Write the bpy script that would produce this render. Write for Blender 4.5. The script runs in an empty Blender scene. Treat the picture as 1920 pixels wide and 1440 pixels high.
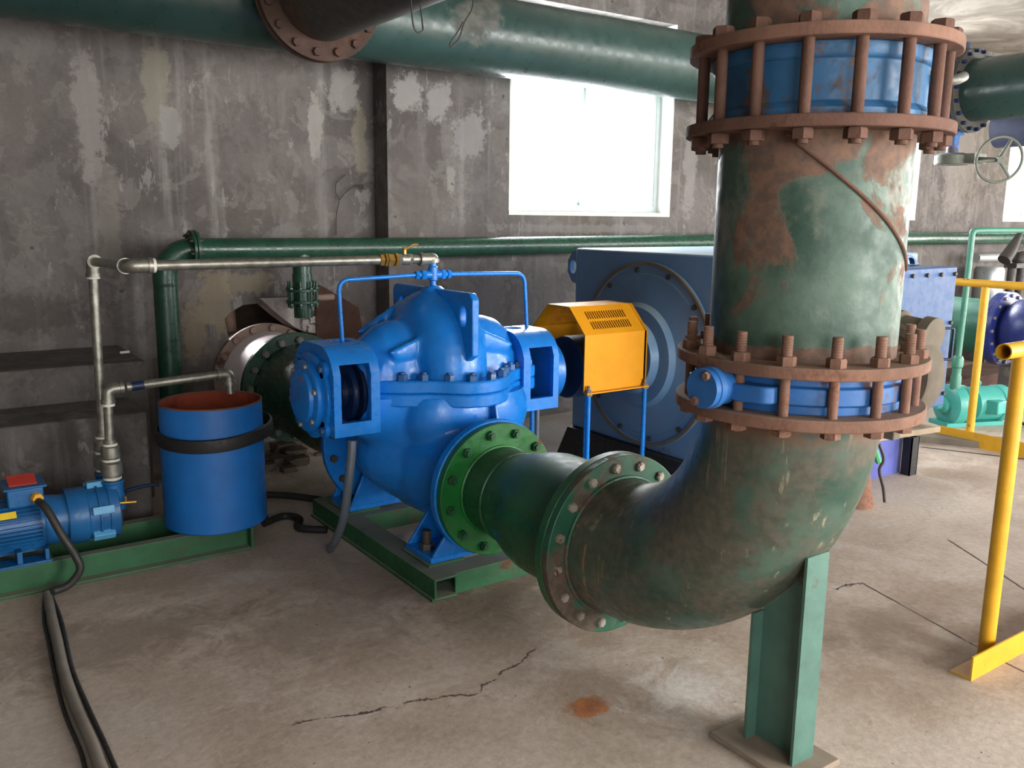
import bpy, bmesh, math, random
from mathutils import Vector, Matrix, Quaternion, noise as mnoise
random.seed(7)
S = bpy.context.scene
COL = S.collection
pi = math.pi
# ------------------------------------------------------------ camera, world, light, exposure
def cam_setup():
    yaw, pitch, roll = [math.radians(a) for a in (35.12, 10.68, 0.677)]
    cy, sy, cp, sp = math.cos(yaw), math.sin(yaw), math.cos(pitch), math.sin(pitch)
    f = Vector((sy*cp, cy*cp, -sp)); r = Vector((cy, -sy, 0)); u = r.cross(f)
    cr, sr = math.cos(roll), math.sin(roll)
    r2 = cr*r + sr*u; u2 = -sr*r + cr*u
    cd = bpy.data.cameras.new('camera'); co = bpy.data.objects.new('camera', cd); COL.objects.link(co)
    m = Matrix((r2, u2, -f)).transposed().to_4x4(); m.translation = Vector((0, 0, 1.5))
    co.matrix_world = m
    cd.sensor_fit = 'HORIZONTAL'; cd.sensor_width = 36.0; cd.lens = 36.0*1660/1920; cd.clip_start = 0.05
    S.camera = co
cam_setup()
W = bpy.data.worlds.new('sky'); S.world = W; W.use_nodes = True
bg = W.node_tree.nodes['Background']; bg.inputs[0].default_value = (0.93, 0.97, 1.0, 1); bg.inputs[1].default_value = 2.2
S.view_settings.view_transform = 'Standard'; S.view_settings.look = 'None'
S.view_settings.gamma = 1.0; S.view_settings.exposure = 0.64; S.view_settings.use_curve_mapping = False
def area(name, loc, rot, sx, sy, power, col=(1, 1, 1)):
    l = bpy.data.lights.new(name, 'AREA'); l.shape = 'RECTANGLE'; l.size = sx; l.size_y = sy; l.energy = power; l.color = col
    o = bpy.data.objects.new(name, l); COL.objects.link(o); o.location = loc; o.rotation_euler = rot
    return o
WIN = [(3.68, 5.28), (7.24, 8.85), (10.66, 12.26)]; WZ0, WZ1 = 1.515, 3.0
for i, (a, b) in enumerate(WIN):      # daylight of the three windows in the back wall
    area('window_daylight', ((a+b)/2, 5.95, 2.3), (-pi/2, 0, 0), 1.6, 1.5, 190, (0.93, 0.97, 1.0))
FWIN = [(-2.2, 0.8), (2.6, 5.6), (6.8, 9.8), (10.8, 13.4)]
FPOW = [68, 280, 290, 250]
for (a, b), fp in zip(FWIN, FPOW):                   # daylight of the large windows behind the photographer; the leftmost one added for fill
    area('front_daylight_and_fill', ((a+b)/2, -3.75, 1.75), (pi/2, 0, 0), b-a, 2.5, fp, (1.0, 0.975, 0.94))
area('doorway_daylight', (14.25, 1.0, 1.5), (0, pi/2, 0), 2.8, 3.2, 330, (1.0, 0.96, 0.9))
pl_ = bpy.data.lights.new('bellows_fill_spot', 'SPOT'); pl_.energy = 120; pl_.spot_size = math.radians(32); pl_.spot_blend = 0.5; pl_.shadow_soft_size = 0.12; pl_.color = (1.0, 0.95, 0.97)  # unseen spot added in the closed pit to brighten the white bellows
po = bpy.data.objects.new('bellows_fill_spot', pl_); COL.objects.link(po); po.location = (1.74, 6.5, 1.12)
po.rotation_euler = (Vector((1.80, 5.28, 0.74))-Vector((1.74, 6.5, 1.12))).to_track_quat('-Z', 'Y').to_euler()
# ------------------------------------------------------------ helpers
def lin(r, g, b):
    def c(v):
        v /= 255.0
        return v/12.92 if v <= 0.04045 else ((v+0.055)/1.055)**2.4
    return (c(r), c(g), c(b), 1)
def frame(axis, up=None):
    z = Vector(axis).normalized()
    u = Vector(up) if up else (Vector((0, 0, 1)) if abs(z.z) < 0.9 else Vector((1, 0, 0)))
    x = u.cross(z)
    if x.length < 1e-6: x = Vector((1, 0, 0)).cross(z)
    x.normalize(); y = z.cross(x)
    return Matrix((x, y, z)).transposed()
class MB:
    def __init__(s): s.v = []; s.f = []
    def add(s, vs, fs):
        n = len(s.v); s.v += [tuple(v) for v in vs]; s.f += [[i+n for i in f] for f in fs]; return s
    def box(s, x0, x1, y0, y1, z0, z1, M=None):
        vs = [Vector((x, y, z)) for x in (x0, x1) for y in (y0, y1) for z in (z0, z1)]
        if M is not None: vs = [M @ v for v in vs]
        return s.add(vs, [(0, 1, 3, 2), (4, 6, 7, 5), (0, 4, 5, 1), (2, 3, 7, 6), (0, 2, 6, 4), (1, 5, 7, 3)])
    def lathe(s, o, axis, prof, n=40, closed=False, sx=1, up=None):
        # prof: list of (radius, distance along axis); radius 0 closes with a point
        R = frame(axis, up); o = Vector(o); vs = []; rings = []
        for r, d in prof:
            if r < 1e-6:
                rings.append([len(vs)]); vs.append(o + R @ Vector((0, 0, d)))
            else:
                rings.append(list(range(len(vs), len(vs)+n)))
                for k in range(n):
                    a = 2*pi*k/n; vs.append(o + R @ Vector((r*math.cos(a)*sx, r*math.sin(a), d)))
        fs = []
        pr = list(zip(rings, rings[1:])) + ([(rings[-1], rings[0])] if closed else [])
        for A, B in pr:
            if len(A) == 1 and len(B) == 1: continue
            for k in range(n):
                j = (k+1) % n
                if len(A) == 1: fs.append((A[0], B[j], B[k]))
                elif len(B) == 1: fs.append((A[k], A[j], B[0]))
                else: fs.append((A[k], A[j], B[j], B[k]))
        return s.add(vs, fs)
    def cyl(s, p0, p1, r, r1=None, n=32):
        p0 = Vector(p0); p1 = Vector(p1); L = (p1-p0).length; r1 = r if r1 is None else r1
        return s.lathe(p0, p1-p0, [(0, 0), (r, 0), (r1, L), (0, L)], n)
    def ring(s, o, axis, r0, r1, t, n=48):
        return s.lathe(o, axis, [(r0, 0), (r1, 0), (r1, t), (r0, t)], n, closed=True)
    def sphere(s, c, rx, ry, rz, n=32, m=16):
        c = Vector(c); prof = [(math.sin(pi*i/m), -math.cos(pi*i/m)) for i in range(m+1)]
        t = MB(); t.lathe((0, 0, 0), (0, 0, 1), prof, n)
        return s.add([c + Vector((v[0]*rx, v[1]*ry, v[2]*rz)) for v in t.v], t.f)
    def tube(s, pts, r, n=12, closed=False, caps=True):
        P0 = [Vector(p) for p in pts]; R0 = r if isinstance(r, (list, tuple)) else [r]*len(P0)
        keep = [i for i in range(len(P0)) if i == 0 or (P0[i]-P0[i-1]).length > 1e-5]
        P = [P0[i] for i in keep]; rad = [R0[i] for i in keep]; N = len(P)
        T = []
        for i in range(N):
            a = P[(i-1) % N] if (closed or i > 0) else P[i]; b = P[(i+1) % N] if (closed or i < N-1) else P[i]
            T.append((b-a).normalized())
        X = frame(T[0]).col[0].copy(); vs = []
        for i in range(N):
            if i: X = T[i-1].rotation_difference(T[i]) @ X
            X = (X - T[i]*X.dot(T[i])).normalized(); Y = T[i].cross(X)
            for k in range(n):
                a = 2*pi*k/n; vs.append(P[i] + (X*math.cos(a)+Y*math.sin(a))*rad[i])
        fs = []
        for i in range(N if closed else N-1):
            j = (i+1) % N
            for k in range(n):
                l = (k+1) % n; fs.append((i*n+k, i*n+l, j*n+l, j*n+k))
        if caps and not closed:
            fs.append(tuple(range(n-1, -1, -1))); fs.append(tuple((N-1)*n+k for k in range(n)))
        return s.add(vs, fs)
    def hollow(s, pts, r, t=0.01, n=32):
        # thick-walled open tube: outer + inner surface and end rims
        o = MB().tube(pts, r, n, caps=False); i = MB().tube(pts, r-t, n, caps=False)
        m = len(o.v); s2 = MB(); s2.add(o.v, o.f); s2.add(i.v, [tuple(reversed(f)) for f in i.f])
        for k in range(n):
            l = (k+1) % n
            s2.f.append((l, k, m+k, m+l)); a = m-n
            s2.f.append((a+k, a+l, m+a+l, m+a+k))
        return s.add(s2.v, s2.f)
    def prism(s, poly, o, ax, ay, depth):
        # poly in (u,v); o + u*ax + v*ay, extruded along ax x ay by depth
        o = Vector(o); ax = Vector(ax); ay = Vector(ay); d = ax.cross(ay).normalized()*depth; n = len(poly)
        vs = [o+ax*u+ay*v for u, v in poly] + [o+ax*u+ay*v+d for u, v in poly]
        fs = [tuple(range(n-1, -1, -1)), tuple(range(n, 2*n))] + [(i, (i+1) % n, n+(i+1) % n, n+i) for i in range(n)]
        return s.add(vs, fs)
    def hexa(s, p, axis, R, h, R2=None):
        return s.lathe(p, axis, [(0, 0), (R, 0), (R, h*0.82), (R*0.88, h), (0, h)], 6)
    def mesh(s, name, off=(0, 0, 0), ang=38):
        me = bpy.data.meshes.new(name); ox, oy, oz = off
        me.from_pydata([(v[0]-ox, v[1]-oy, v[2]-oz) for v in s.v], [], s.f)
        bm = bmesh.new(); bm.from_mesh(me); bmesh.ops.recalc_face_normals(bm, faces=bm.faces); bm.to_mesh(me); bm.free()
        me.polygons.foreach_set('use_smooth', [True]*len(me.polygons))
        me.set_sharp_from_angle(angle=math.radians(ang)); me.update()
        return me
def evaluate(me, mods):
    o = bpy.data.objects.new('tmp', me); COL.objects.link(o)
    extra = []
    for kind, kw in mods:
        m = o.modifiers.new('m', kind)
        for k, v in kw.items():
            if k == 'cutter':
                c = bpy.data.objects.new('tmpc', v); COL.objects.link(c); extra.append(c); m.object = c; m.operation = 'DIFFERENCE'; m.solver = 'EXACT'
            else: setattr(m, k, v)
    dg = bpy.context.evaluated_depsgraph_get(); dg.update()
    out = bpy.data.meshes.new_from_object(o.evaluated_get(dg))
    for e in extra + [o]: bpy.data.objects.remove(e)
    return out
def shade(me, ang=38):
    me.polygons.foreach_set('use_smooth', [True]*len(me.polygons)); me.set_sharp_from_angle(angle=math.radians(ang)); return me
def cut(mb, *cutters):
    return shade(evaluate(mb.mesh('c'), [('BOOLEAN', dict(cutter=c.mesh('k'))) for c in cutters]))
def fuse(mb, voxel=0.012, it=4):
    return shade(evaluate(mb.mesh('f'), [('REMESH', dict(mode='VOXEL', voxel_size=voxel)), ('SMOOTH', dict(iterations=it, factor=0.5))]), 80)
ORG = {}
def thing(name, label, cat, loc=(0, 0, 0), group=None):
    o = bpy.data.objects.new(name, None); COL.objects.link(o); o.location = loc; o.empty_display_size = 0.05
    o['label'] = label; o['category'] = cat
    if group: o['group'] = group
    ORG[o] = Vector(loc); return o
def part(name, mb, mat, parent=None, label=None, bevel=0, ang=38, kind=None):
    off = ORG.get(parent, Vector((0, 0, 0))) if parent else Vector((0, 0, 0))
    if isinstance(mb, MB): me = mb.mesh(name, off, ang)
    else:
        me = mb; me.transform(Matrix.Translation(-off))
    o = bpy.data.objects.new(name, me); COL.objects.link(o)
    me.materials.clear(); me.materials.append(mat)
    if parent: o.parent = parent
    ORG[o] = off
    if label: o['label'] = label
    if kind: o['kind'] = kind
    if bevel:
        b = o.modifiers.new('bevel', 'BEVEL'); b.width = bevel; b.segments = 2; b.limit_method = 'ANGLE'; b.angle_limit = math.radians(40)
    return o
def solo(name, mb, mat, label, cat, group=None, bevel=0, kind=None):
    # a thing that is one mesh, with its origin at its lowest middle
    if isinstance(mb, MB):
        xs = [v[0] for v in mb.v]; ys = [v[1] for v in mb.v]; zs = [v[2] for v in mb.v]
        off = Vector(((min(xs)+max(xs))/2, (min(ys)+max(ys))/2, min(zs))); me = mb.mesh(name, off)
    else: me = mb; off = Vector((0, 0, 0))
    o = bpy.data.objects.new(name, me); COL.objects.link(o); o.location = off; me.materials.clear(); me.materials.append(mat)
    o['label'] = label; o['category'] = cat
    if group: o['group'] = group
    if kind: o['kind'] = kind
    if bevel:
        b = o.modifiers.new('bevel', 'BEVEL'); b.width = bevel; b.segments = 2; b.limit_method = 'ANGLE'
    return o
def struct(name, mb, mat, bevel=0):
    o = part(name, mb, mat, None); o['kind'] = 'structure'
    if bevel:
        b = o.modifiers.new('bevel', 'BEVEL'); b.width = bevel; b.segments = 2; b.limit_method = 'ANGLE'
    return o
def inst(name, mb, mat, parent, places):
    # copies of one small part modelled at the origin along +Z; places: (point, axis[, spin])
    me = mb.mesh(name); me.materials.append(mat); off = ORG[parent]; first = None
    for pl in places:
        o = bpy.data.objects.new(name, me) if first is None else first.copy()
        first = first or o; COL.objects.link(o); o.parent = parent
        R = frame(pl[1]).to_4x4() @ Matrix.Rotation(pl[2] if len(pl) > 2 else 0, 4, 'Z')
        R.translation = Vector(pl[0]) - off; o.matrix_local = R
def circ(c, axis, r, n, ph=0.0, up=None):
    R = frame(axis, up); c = Vector(c)
    return [c + R @ Vector((r*math.cos(2*pi*(k+ph)/n), r*math.sin(2*pi*(k+ph)/n), 0)) for k in range(n)]
def arc(c, a, b, r, a0, a1, n=12):
    c = Vector(c); a = Vector(a); b = Vector(b)
    return [c + a*(r*math.cos(a0+(a1-a0)*k/n)) + b*(r*math.sin(a0+(a1-a0)*k/n)) for k in range(n+1)]
def bent(pts, rad, n=8):
    # polyline with rounded corners
    P = [Vector(p) for p in pts]; out = [P[0]]
    for i in range(1, len(P)-1):
        a = (P[i-1]-P[i]); b = (P[i+1]-P[i]); r = min(rad, a.length*0.49, b.length*0.49); a.normalize(); b.normalize()
        p0 = P[i]+a*r; p1 = P[i]+b*r
        for k in range(n+1):
            t = k/n; out.append((1-t)**2*p0 + 2*t*(1-t)*P[i] + t*t*p1)
    out.append(P[-1]); return out
def spline(pts, n=10):
    P = [Vector(p) for p in pts]; out = []
    for i in range(len(P)-1):
        p0 = P[max(i-1, 0)]; p1 = P[i]; p2 = P[i+1]; p3 = P[min(i+2, len(P)-1)]
        for k in range(n):
            t = k/n; out.append(0.5*((2*p1)+(p2-p0)*t+(2*p0-5*p1+4*p2-p3)*t*t+(3*p1-p0-3*p2+p3)*t**3))
    out.append(P[-1]); return out
# ------------------------------------------------------------ materials
class NT:
    def __init__(s, name):
        s.m = bpy.data.materials.new(name); s.m.use_nodes = True; s.t = s.m.node_tree; s.n = s.t.nodes; s.l = s.t.links
        s.b = s.n['Principled BSDF']; tc = s.n.new('ShaderNodeTexCoord'); geo = s.n.new('ShaderNodeNewGeometry')
        s.obj = tc.outputs['Object']; s.pos = geo.outputs['Position']; s.nrm = geo.outputs['Normal']
    def link(s, a, b): s.l.new(a, b)
    def setin(s, sock, v):
        if isinstance(v, bpy.types.NodeSocket): s.l.new(v, sock)
        else: sock.default_value = v
    def noise(s, scale, detail=6, rough=0.6, vec=None, dist=0.0, out='Fac'):
        n = s.n.new('ShaderNodeTexNoise'); n.inputs['Scale'].default_value = scale; n.inputs['Detail'].default_value = detail
        n.inputs['Roughness'].default_value = rough; n.inputs['Distortion'].default_value = dist
        s.l.new(vec if vec is not None else s.pos, n.inputs['Vector']); return n.outputs[out]
    def stretch(s, sx, sy, sz, vec=None):
        n = s.n.new('ShaderNodeMapping'); n.inputs['Scale'].default_value = (sx, sy, sz); s.l.new(vec if vec is not None else s.pos, n.inputs['Vector']); return n.outputs[0]
    def math(s, op, a, b=0.0, c=None, clamp=False):
        n = s.n.new('ShaderNodeMath'); n.operation = op; n.use_clamp = clamp; s.setin(n.inputs[0], a); s.setin(n.inputs[1], b)
        if c is not None: s.setin(n.inputs[2], c)
        return n.outputs[0]
    def ramp(s, v, a, b, x=0.0, y=1.0):
        n = s.n.new('ShaderNodeMapRange'); n.interpolation_type = 'SMOOTHSTEP'; s.setin(n.inputs[0], v)
        for k, q in zip((1, 2, 3, 4), (a, b, x, y)): n.inputs[k].default_value = q
        return n.outputs[0]
    def mix(s, f, a, b, mode='MIX'):
        n = s.n.new('ShaderNodeMix'); n.data_type = 'RGBA'; n.blend_type = mode; s.setin(n.inputs[0], f); s.setin(n.inputs[6], a); s.setin(n.inputs[7], b); return n.outputs[2]
    def sep(s, vec):
        n = s.n.new('ShaderNodeSeparateXYZ'); s.l.new(vec, n.inputs[0]); return n.outputs
    def bump(s, h, strength=0.3, dist=0.01):
        n = s.n.new('ShaderNodeBump'); n.inputs['Strength'].default_value = strength; n.inputs['Distance'].default_value = dist
        s.l.new(h, n.inputs['Height']); s.l.new(n.outputs[0], s.b.inputs['Normal'])
    def done(s, col, rough=0.5, metal=0.0, spec=0.5):
        s.setin(s.b.inputs['Base Color'], col); s.setin(s.b.inputs['Roughness'], rough); s.setin(s.b.inputs['Metallic'], metal)
        s.b.inputs['Specular IOR Level'].default_value = spec; return s.m
def paint(name, col, rough=0.4, var=0.25, rust=0.0, rustcol=lin(96, 62, 44), dust=0.0, dustcol=lin(128, 116, 102), scale=6.0, bumps=0.12, metal=0.0, spec=0.5, drips=0.0):
    t = NT(name)
    n1 = t.noise(scale, 5); n2 = t.noise(scale*7, 4)
    dark = tuple(c*(1-var) for c in col[:3]) + (1,); lt = tuple(min(1, c*(1+var*0.7)) for c in col[:3]) + (1,)
    c = t.mix(t.ramp(n1, 0.3, 0.7), dark, lt)
    r = t.ramp(n2, 0.3, 0.7, rough-0.08, rough+0.12)
    if rust > 0:
        m = t.noise(scale*0.55, 9, 0.68, dist=0.4)
        f = t.ramp(m, 0.62-rust*0.35, 0.69-rust*0.33)
        rc = t.mix(t.ramp(n2, 0.35, 0.65), rustcol, tuple(x*0.62 for x in rustcol[:3])+(1,))
        c = t.mix(f, c, rc); r = t.mix(f, r, (0.85,)*3+(1,))
    if drips > 0:
        d = t.noise(1.0, 5, 0.6, vec=t.stretch(26, 26, 1.2)); f = t.math('MULTIPLY', t.ramp(d, 0.62, 0.72), drips)
        c = t.mix(f, c, lin(158, 140, 112))
    if dust > 0:
        z = t.sep(t.nrm)[2]; f = t.math('MULTIPLY', t.ramp(z, 0.25, 0.95), t.ramp(n1, 0.2, 0.65, dust*0.6, dust))
        c = t.mix(f, c, dustcol); r = t.mix(f, r, (0.9,)*3+(1,))
    t.bump(t.noise(scale*12, 3), bumps, 0.004)
    return t.done(c, r, metal, spec)
M = {}
M['blue'] = paint('pump_blue', lin(20, 120, 208), 0.28, 0.14, dust=0.0, bumps=0.1, scale=5)
M['blue2'] = paint('pump_blue_worn', lin(24, 104, 185), 0.38, 0.2, rust=0.06, bumps=0.15)
M['blued'] = paint('bolt_blue', lin(30, 84, 140), 0.4, 0.2, rust=0.12)
M['drum'] = paint('drum_blue', lin(26, 108, 186), 0.42, 0.18, rust=0.03, scale=3)
M['vac'] = paint('small_pump_blue', lin(28, 92, 146), 0.33, 0.15)
M['vacl'] = paint('clamp_blue', lin(86, 160, 205), 0.4, 0.1)
M['valveb'] = paint('valve_blue', lin(42, 100, 164), 0.42, 0.2, rust=0.2, rustcol=lin(110, 84, 70))
M['valveb2'] = paint('joint_blue', lin(44, 96, 138), 0.5, 0.3, rust=0.3, rustcol=lin(104, 84, 66))
M['motor'] = paint('motor_blue', lin(96, 134, 172), 0.4, 0.1, rust=0.02, scale=3, dust=0.5, dustcol=lin(190, 206, 200))
M['motorl'] = paint('terminal_box_blue', lin(44, 80, 128), 0.45, 0.06, scale=3)
M['navy'] = paint('navy_blue', lin(40, 52, 120), 0.35, 0.2)
M['dimnavy'] = paint('dim_navy', lin(56, 60, 84), 0.5, 0.2)
M['violet'] = paint('violet_blue', lin(84, 92, 162), 0.5, 0.2, dust=0.2)
M['dkblue'] = paint('coupling_blue', lin(18, 38, 70), 0.35, 0.2)
M['green'] = paint('pipe_green', lin(32, 68, 52), 0.3, 0.22, rust=0.0, bumps=0.12)
M['spool'] = paint('spool_green', lin(30, 90, 54), 0.3, 0.3, rust=0.05, rustcol=lin(110, 66, 36), dust=0.35, dustcol=lin(84, 96, 84), scale=4)
M['flgreen'] = paint('flange_green', lin(22, 100, 42), 0.35, 0.25, rust=0.06, dust=0.1)
M['elflange'] = paint('elbow_flange_green', lin(32, 84, 62), 0.45, 0.2, rust=0.36, rustcol=lin(92, 78, 66))
M['skid'] = paint('skid_green', lin(34, 88, 52), 0.5, 0.25, rust=0.05, dust=0.9, dustcol=lin(128, 130, 114))
M['support'] = paint('support_green', lin(80, 116, 104), 0.45, 0.18, rust=0.03, dust=0.3)
M['header'] = paint('header_green', lin(44, 68, 64), 0.33, 0.2, rust=0.08, rustcol=lin(92, 94, 88), scale=2)
M['branch'] = paint('branch_grey', lin(66, 64, 59), 0.6, 0.2, rust=0.22, rustcol=lin(92, 70, 58), scale=3)
M['teal'] = paint('teal_paint', lin(66, 158, 148), 0.4, 0.1)
M['tealpipe'] = paint('thin_pipe_green', lin(66, 128, 108), 0.4, 0.1)
M['rust'] = paint('rusted_steel', lin(126, 94, 79), 0.82, 0.25, rust=0.25, rustcol=lin(136, 98, 80), dust=0.5, dustcol=lin(150, 134, 118), scale=9, bumps=0.35, spec=0.25)
M['rustd'] = paint('rusted_steel_dark', lin(104, 77, 66), 0.85, 0.25, rust=0.15, rustcol=lin(106, 74, 62), scale=9, bumps=0.35, spec=0.2)
M['rustred'] = paint('red_rust_inside', lin(134, 62, 44), 0.85, 0.3, scale=7, bumps=0.3, spec=0.2)
M['yellow'] = paint('guard_yellow', lin(216, 146, 16), 0.6, 0.06, spec=0.25)
M['rail'] = paint('rail_yellow', lin(214, 160, 36), 0.35, 0.1, rust=0.03, rustcol=lin(150, 116, 60), scale=10)
M['galv'] = paint('galvanised_steel', lin(146, 144, 134), 0.36, 0.3, scale=30, bumps=0.15, metal=0.75)
M['galvd'] = paint('dull_steel', lin(112, 112, 106), 0.5, 0.3, scale=20, metal=0.5)
M['brass'] = paint('brass', lin(190, 150, 80), 0.35, 0.2, metal=0.8)
M['steel'] = paint('bolt_steel', lin(160, 152, 140), 0.5, 0.25, rust=0.1, scale=20, metal=0.5)
M['boltd'] = paint('bolt_dark', lin(62, 56, 48), 0.55, 0.3, scale=20)
M['boltg'] = paint('bolt_green', lin(26, 78, 46), 0.4, 0.3, rust=0.1, scale=12)
M['tape'] = paint('thread_tape', lin(214, 210, 198), 0.7, 0.15, scale=30)
M['black'] = paint('black_rubber', lin(30, 29, 28), 0.55, 0.2, scale=8)
M['cable'] = paint('dusty_cable', lin(96, 92, 86), 0.7, 0.2, dust=0.8, dustcol=lin(140, 132, 122), scale=8)
M['cableb'] = paint('cable_black', lin(44, 42, 40), 0.5, 0.2)
M['blackm'] = paint('black_metal', lin(26, 26, 30), 0.6, 0.3, dust=0.2)
M['hose'] = paint('grey_hose', lin(88, 98, 108), 0.35, 0.12, scale=4)
M['white'] = paint('white_bellows', lin(238, 228, 232), 0.5, 0.06)
M['pinkish'] = paint('dusty_flange', lin(132, 112, 100), 0.8, 0.2, rust=0.1, dust=0.3)
M['gear'] = paint('gearbox_grey', lin(112, 104, 92), 0.8, 0.25, dust=0.4, dustcol=lin(140, 128, 112), spec=0.2)
M['gearg'] = paint('gearbox_olive', lin(98, 102, 92), 0.6, 0.25)
M['dkiron'] = paint('dark_iron', lin(52, 46, 44), 0.6, 0.3)
M['red'] = paint('red_label', lin(196, 60, 48), 0.5, 0.1)
M['ylabel'] = paint('yellow_label', lin(224, 190, 40), 0.5, 0.1)
M['ygland'] = paint('yellow_gland', lin(214, 156, 36), 0.4, 0.1)
M['wood'] = paint('weathered_board', lin(150, 134, 112), 0.85, 0.2, scale=6, bumps=0.3)
M['silver'] = paint('silver_lagging', lin(190, 196, 198), 0.35, 0.1, metal=0.6)
M['frame'] = paint('window_frame', lin(186, 196, 194), 0.45, 0.08)
M['winwhite'] = paint('white_reveal', lin(206, 204, 198), 0.7, 0.1)
M['dirt'] = paint('rubble', lin(84, 74, 64), 0.95, 0.35, bumps=0.6, spec=0.1)
M['plate'] = paint('dusty_plate', lin(150, 136, 122), 0.9, 0.15, spec=0.1)
M['greenrag'] = paint('green_tape', lin(90, 176, 124), 0.7, 0.15)
# dark rusted plate leaning on the wall
M['flangedk'] = paint('dark_rusty_flange', lin(74, 58, 51), 0.8, 0.25, rust=0.15, rustcol=lin(92, 66, 54), scale=8, spec=0.2)
M['rustpl'] = paint('rusty_plate', lin(72, 50, 42), 0.85, 0.3, bumps=0.3, spec=0.2)
def column_paint():
    t = NT('riser_green_rust')
    z = t.sep(t.pos)[2]
    n1 = t.noise(5, 6); n2 = t.noise(30, 4)
    base = t.mix(t.ramp(n1, 0.35, 0.68), lin(50, 76, 64), lin(88, 110, 96))
    grey = t.mix(t.ramp(t.noise(3.2, 8, 0.65, dist=0.3), 0.5, 0.62), base, lin(116, 116, 104))
    rustc = t.mix(t.ramp(n2, 0.35, 0.65), lin(124, 96, 80), lin(98, 82, 72))
    m = t.noise(3.3, 9, 0.62, dist=0.5)
    edge = t.math('ADD', t.ramp(z, 1.17, 1.22, 0.25, 0.0), t.ramp(z, 1.56, 1.70, 0.0, 0.14))
    f = t.ramp(t.math('ADD', m, edge), 0.545, 0.60)
    c = t.mix(f, grey, rustc)
    w = t.noise(14, 6, 0.7); c = t.mix(t.ramp(w, 0.70, 0.76), c, lin(160, 156, 140))
    t.bump(t.math('ADD', n2, t.math('MULTIPLY', f, 0.6)), 0.25, 0.005)
    return t.done(c, t.mix(f, t.ramp(n2, 0.3, 0.7, 0.42, 0.62), (0.88,)*3+(1,)), 0.0, 0.4)
M['column'] = column_paint()
def elbow_paint():
    t = NT('elbow_green_worn')
    n1 = t.noise(4, 6); n2 = t.noise(34, 4)
    base = t.mix(t.ramp(n1, 0.35, 0.65), lin(44, 74, 62), lin(80, 104, 90))
    br = t.noise(2.4, 9, 0.68, dist=0.5)
    c = t.mix(t.ramp(br, 0.43, 0.58), base, t.mix(t.ramp(n2, 0.3, 0.7), lin(98, 93, 82), lin(74, 77, 66)))
    z = t.sep(t.pos)[2]
    d = t.noise(1.0, 6, 0.65, vec=t.stretch(34, 34, 1.3)); sp = t.noise(30, 4, 0.7)
    f = t.math('MULTIPLY', t.ramp(d, 0.59, 0.68, 0, 0.7), t.ramp(sp, 0.34, 0.5))
    c = t.mix(f, c, t.mix(t.ramp(t.noise(2), 0.45, 0.55), lin(150, 116, 70), lin(150, 148, 124)))
    rs = t.math('MULTIPLY', t.ramp(z, 0.93, 1.0), t.ramp(t.noise(8, 6), 0.42, 0.55)); c = t.mix(rs, c, lin(112, 78, 58))
    t.bump(n2, 0.14, 0.004)
    return t.done(c, t.ramp(n2, 0.3, 0.7, 0.3, 0.46), 0.0, 0.45)
M['elbow'] = elbow_paint()
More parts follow.
